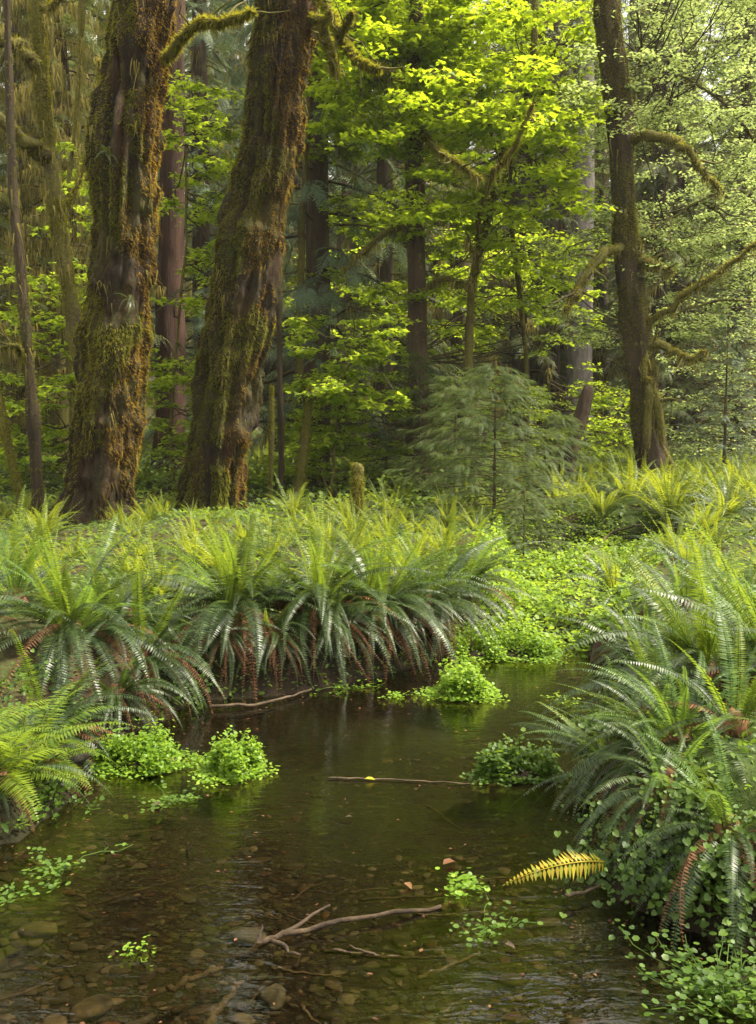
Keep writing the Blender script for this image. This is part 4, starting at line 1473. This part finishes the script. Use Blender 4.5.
for q, (px, d, w, mat, lab) in enumerate(((540, 36, 16, 'bark_brown', 'narrow brown trunk deep in the shade beside the grey trunk'), (515, 38, 13, 'bark_dark', 'narrow dark trunk deep in the shade behind the sapling'),
                                         (600, 40, 18, 'bark_dark', 'dark trunk in the gap between grey trunk and crooked tree'), (690, 38, 16, 'bark_brown', 'brown trunk half hidden behind the twisted limbs'),
                                         (130, 30, 16, 'bark_dark', 'dark trunk half hidden behind the ragged trunk'), (20, 26, 22, 'bark_dark', 'wide dark trunk in the shade behind the slim ones'),
                                         (555, 34, 10, 'bark_brown', 'thinnest brown trunk in the shade by the grey one'), (345, 32, 18, 'bark_brown', 'brown trunk behind the blue-green conifer'))):
    pole([(470, px - w / 2 - 2, px + w / 2 + 2), (300, px - w / 2, px + w / 2), (100, px - w / 2 + 1, px + w / 2 - 1), (-100, px - w / 2 + 1, px + w / 2 - 2)], d, mat, lab, seed=20 + q, drapes=120)


# hemlock saplings
def sapling(px, d, h, w, mat, label, seed, fine=True, nb=70, spray=.34):
    g = ground_pt(px, d)
    c_, f_, _, tp = conifer_meshes(seed, h, .12, w, int(nb * 1.3), spray * .62, mat, .1, fine, 24, 0, .75, .03)
    o = thing('hemlock_sapling', label, 'tree', g)
    tp = tp * np.array([.4, .4, 1.0])
    put('trunk', conifer_trunk(tp, .02 + .008 * h, 'twig', seed, 8), o)
    put('crown', c_, o)
    put('branch_frame', f_, o)


sapling(495, 13.2, 2.1, 1.4, 'hemlock', 'feathery hemlock sapling standing at the end of the fern bank', 51, nb=85, spray=.42)
sapling(455, 15.5, 2.0, 1.0, 'hemlock', 'smaller hemlock sapling tucked behind the feathery one', 52, nb=80)
sapling(725, 21, 3.6, 1.1, 'conifer_blue', 'thin blue-green conifer sapling behind the fern rise', 53, nb=90)
sapling(560, 16.5, 1.5, .8, 'hemlock', 'low hemlock sapling beside the fern rise', 54, nb=60)
sapling(420, 18, 2.6, 1.0, 'hemlock', 'dusky hemlock sapling at the foot of the slender brown trunk', 55, nb=80)
sapling(525, 12.2, .9, .6, 'hemlock', 'knee high hemlock seedling in front of the feathery sapling', 56, nb=40, spray=.25)


# --- broadleaf foliage
def sprays(b, tw, centres, radius, leaves, size, tv, tf, r, droop=.25, tilt=.35):
    """layered leaf sprays: leaves along fine twigs that fan out from each centre"""
    for c in centres:
        a0 = r.uniform(0, 2 * PI)
        nb = 5
        rad = radius * r.uniform(.6, 1.2)
        slope = r.normal(-.1, .15)
        for k in range(nb):
            a = a0 + r.normal(0, .75)
            e = c + np.array([math.cos(a), math.sin(a), slope - droop * r.random()]) * rad
            path = wiggle(c, e, 6, rad * .05, -.05 * rad, r)
            v, f = tube(path, np.linspace(.008, .002, 6), 3, False)
            tw.add(v, f)
            m = max(3, leaves // nb)
            t = r.uniform(.1, 1.05, m)
            p = c + (e - c) * t[:, None] + r.normal(0, rad * .17, (m, 3)) * np.array([1, 1, .35])
            scatter_leaves(b, tv, tf, p, size, tilt, -.15, r)


def broadleaf(name, label, base, stems, boxes, mat, leaf, size, seed, nleaf=60, radius=.6, bark='twig', cat='tree', trunkmat='bark_mossy', r0=.05):
    """boxes: (px0, px1, py0, py1, d0, d1, n) regions that the crown fills; stems: pixel polylines from the base"""
    r = np.random.default_rng(seed)
    o = thing(name, label, cat, base)
    base = np.asarray(base)
    tv, tf = leaf
    b, tw = MB(), MB()
    paths = []
    for pts, ra, rb in stems:
        s = MB()
        p = limb(s, [np.asarray(at(*q)) - base if len(q) == 3 else np.zeros(3) for q in pts], ra, rb, 20, 7, ra * .3, r)
        put('trunk', s.mesh('trunk', M[trunkmat], True), o)
        paths.append(p)
    allp = np.concatenate(paths) if paths else np.zeros((1, 3))
    for (x0, x1, y0, y1, d0, d1, n) in boxes:
        cs = []
        k = 0
        while len(cs) < n and k < n * 20:
            k += 1
            c = at(r.uniform(x0, x1), r.uniform(y0, y1), r.uniform(d0, d1))
            if fbm((c * np.array([1, 1, 1.6]))[None] + seed, .7, 2)[0] > r.uniform(-.55, .25):
                cs.append(c - base)
        sprays(b, tw, cs, radius, nleaf, size, tv, tf, r)
        for c in cs:
            dd = np.linalg.norm(allp - c, axis=1)
            if r.random() < .35:
                j_ = int(np.argmin(dd + r.uniform(0, .6, len(dd))))
                v, f = tube(wiggle(allp[j_], c, 8, .08, .1, r), np.linspace(.018, .006, 8), 4, False)
                tw.add(v, f)
    put('crown', b.mesh('crown', M[mat]), o)
    put('branch_frame', tw.mesh('branch_frame', M[bark]), o)
    return o


ML, OL = (MAPLE_V, MAPLE_F), (OV_V, OV_F)
# the bright maple
g = ground_pt(530, 21.5)
broadleaf('maple', 'brightest yellow-green maple spreading high between curved trunk and crooked tree', g,
          [([(0,), (522, 330, 21.5), (508, 200, 20.5), (470, 60, 20), (440, -80, 20)], .06, .03), ([(508, 200, 20.5), (520, 120, 19.5), (560, 40, 19)], .04, .02), ([(490, 130, 20.2), (430, 60, 19.5), (350, 20, 18.5)], .04, .02)],
          [(330, 470, -90, 60, 17, 22, 120), (350, 590, 0, 130, 16.5, 21, 150), (390, 580, 100, 225, 17, 21, 90), (420, 560, 200, 300, 18, 21, 26), (320, 430, -30, 150, 17, 21, 90), (300, 420, 190, 330, 20, 24, 45), (440, 600, 210, 330, 22, 26, 60)],
          'maple', ML, .135, 61, 85, .62)
# canopy above the frame (seen in the water), part added to cover sky glints
broadleaf('maple', 'maple crown arching out of the view above the curved trunk, partly added against sky glints', ground_pt(300, 19.5),
          [([(0,), (300, 300, 19.5), (310, 100, 19), (330, -150, 18)], .09, .04)],
          [(230, 480, -330, -90, 15, 20, 50), (40, 260, -380, -70, 16, 20, 55), (318, 350, 20, 130, 18, 20, 16)], 'maple', ML, .15, 62, 70, .7)
# understory vine maples
broadleaf('vine_maple', 'vine maple with tiers of bright leaves beside the curved trunk', ground_pt(330, 17.5),
          [([(0,), (335, 440, 17.5), (345, 380, 17), (365, 330, 16.7)], .04, .012), ([(0,), (310, 430, 17.6), (300, 370, 17.4)], .03, .01)],
          [(292, 400, 318, 400, 16, 18.5, 62), (300, 410, 395, 450, 16.5, 18.5, 34), (285, 330, 420, 470, 16.6, 18.2, 16)], 'vine_maple', ML, .11, 63, 80, .42)
broadleaf('vine_maple', 'vine maple glowing between the two thick trunks', ground_pt(172, 19),
          [([(0,), (172, 400, 19), (185, 250, 18.6), (185, 110, 18.4)], .04, .012)],
          [(150, 235, 70, 220, 18, 20.5, 50), (145, 215, 300, 450, 18, 20.5, 60), (190, 225, 200, 300, 18, 20, 14)], 'vine_maple', ML, .13, 64, 46, .42)
broadleaf('vine_maple', 'vine maple lighting the gap behind the thin mossy trees', ground_pt(70, 19),
          [([(0,), (70, 400, 19), (60, 320, 18.6)], .04, .012)],
          [(0, 110, 260, 360, 17, 20.5, 50), (-20, 100, 370, 480, 16.5, 20.5, 70), (50, 100, 130, 240, 17, 21, 16)], 'vine_maple', ML, .12, 65, 46, .42)
broadleaf('vine_maple', 'low vine maple under the slender brown trunk', ground_pt(385, 22),
          [([(0,), (390, 420, 22), (395, 360, 22)], .04, .012)],
          [(270, 440, 395, 475, 19, 23, 80), (390, 600, 260, 380, 21, 24, 60), (420, 600, 380, 460, 20, 24, 50)], 'vine_maple', ML, .12, 66, 46, .5)
broadleaf('vine_maple', 'leafy shrubs in front of the grey conifer trunk', ground_pt(545, 24),
          [([(0,), (545, 430, 24), (550, 380, 24)], .04, .012)],
          [(500, 640, 380, 455, 22, 26, 60), (590, 640, 400, 450, 22, 25, 16)], 'vine_maple', OL, .11, 67, 50, .55, cat='shrub')
broadleaf('vine_maple', 'pale leafy shrub around the foot of the crooked tree', ground_pt(700, 25),
          [([(0,), (700, 430, 25), (705, 380, 25)], .04, .012)],
          [(660, 790, 350, 455, 23, 27, 80)], 'alder', OL, .11, 68, 50, .6, cat='shrub')
# alders on the right
broadleaf('alder', 'pale small-leaved alder hanging in front of the crooked tree', ground_pt(790, 21),
          [([(0,), (800, 300, 21), (790, 100, 20.5), (780, -100, 20)], .12, .05), ([(798, 260, 21), (740, 190, 20), (660, 225, 19.5)], .05, .015), ([(795, 200, 21), (720, 100, 20), (640, 60, 19.5)], .05, .015),
           ([(800, 310, 21), (720, 300, 20.3), (640, 330, 20)], .045, .012)],
          [(560, 790, -80, 120, 17, 22, 150), (590, 790, 100, 240, 17.5, 22, 120), (540, 790, 220, 340, 18, 22, 95)], 'alder', OL, .08, 69, 90, .62)
broadleaf('alder', 'alder reaching over the far edge of the view', ground_pt(850, 24),
          [([(0,), (850, 250, 24), (840, 0, 23.5), (820, -150, 23)], .14, .06)],
          [(640, 830, -60, 340, 23, 27, 100), (600, 800, -300, -80, 18, 24, 35)], 'alder', OL, .11, 70, 80, .75)

# ------------------------------------------------------------------ air
hm, t, out = nt('haze')
pv = node(t, 'ShaderNodeVolumePrincipled')
pv.inputs['Color'].default_value = (.95, .96, .9, 1)
pv.inputs['Density'].default_value = .00035
pv.inputs['Anisotropy'].default_value = .2
t.links.new(pv.outputs[0], out.inputs['Volume'])
mb = MB()
x0, x1, y0, y1, z0, z1 = -130, 130, -45, 175, -3, 76
mb.add([[x0, y0, z0], [x1, y0, z0], [x1, y1, z0], [x0, y1, z0], [x0, y0, z1], [x1, y0, z1], [x1, y1, z1], [x0, y1, z1]],
       np.array([[0, 3, 2, 1], [4, 5, 6, 7], [0, 1, 5, 4], [1, 2, 6, 5], [2, 3, 7, 6], [3, 0, 4, 7]]))
kind(put('haze', mb.mesh('haze', hm)), 'stuff', 'thin morning haze between the trees')

# ------------------------------------------------------------------ light
w = bpy.data.worlds.new("World")
scene.world = w
w.use_nodes = True
t = w.node_tree
bg = t.nodes['Background']
sky = t.nodes.new('ShaderNodeTexSky')
sky.sky_type = 'NISHITA'
sky.sun_disc = False
SUN_EL, SUN_AZ = R(57), R(86)      # azimuth clockwise from +Y
sky.sun_elevation = SUN_EL
sky.sun_rotation = SUN_AZ
sky.air_density = 1.0
sky.dust_density = 3.0
sky.ozone_density = 1.0
cloud = mixc(t, 0.7, sky.outputs[0], mixc(t, 1.0, (1.0, .94, .78), (6.0, 6.0, 6.0), 'MULTIPLY'))
t.links.new(cloud, bg.inputs[0])
bg.inputs[1].default_value = .15
sl = bpy.data.lights.new('sun', 'SUN')
sl.energy = 5.0
sl.angle = R(9)
sl.color = (1, .92, .76)
so = bpy.data.objects.new('sun', sl)
COL.objects.link(so)
sd = Vector((math.sin(SUN_AZ) * math.cos(SUN_EL), math.cos(SUN_AZ) * math.cos(SUN_EL), math.sin(SUN_EL)))
so.rotation_euler = sd.to_track_quat('Z', 'Y').to_euler()
so.location = sd * 60

scene.view_settings.view_transform = 'Standard'
scene.view_settings.look = 'None'
scene.view_settings.exposure = 1.68
scene.view_settings.gamma = 1
c = scene.cycles
c.use_denoising = True
c.max_bounces = 6
c.diffuse_bounces = 4
c.glossy_bounces = 2
c.transmission_bounces = 4
c.transparent_max_bounces = 6
c.caustics_reflective = False
c.caustics_refractive = False
c.sample_clamp_indirect = 6
c.volume_bounces = 0
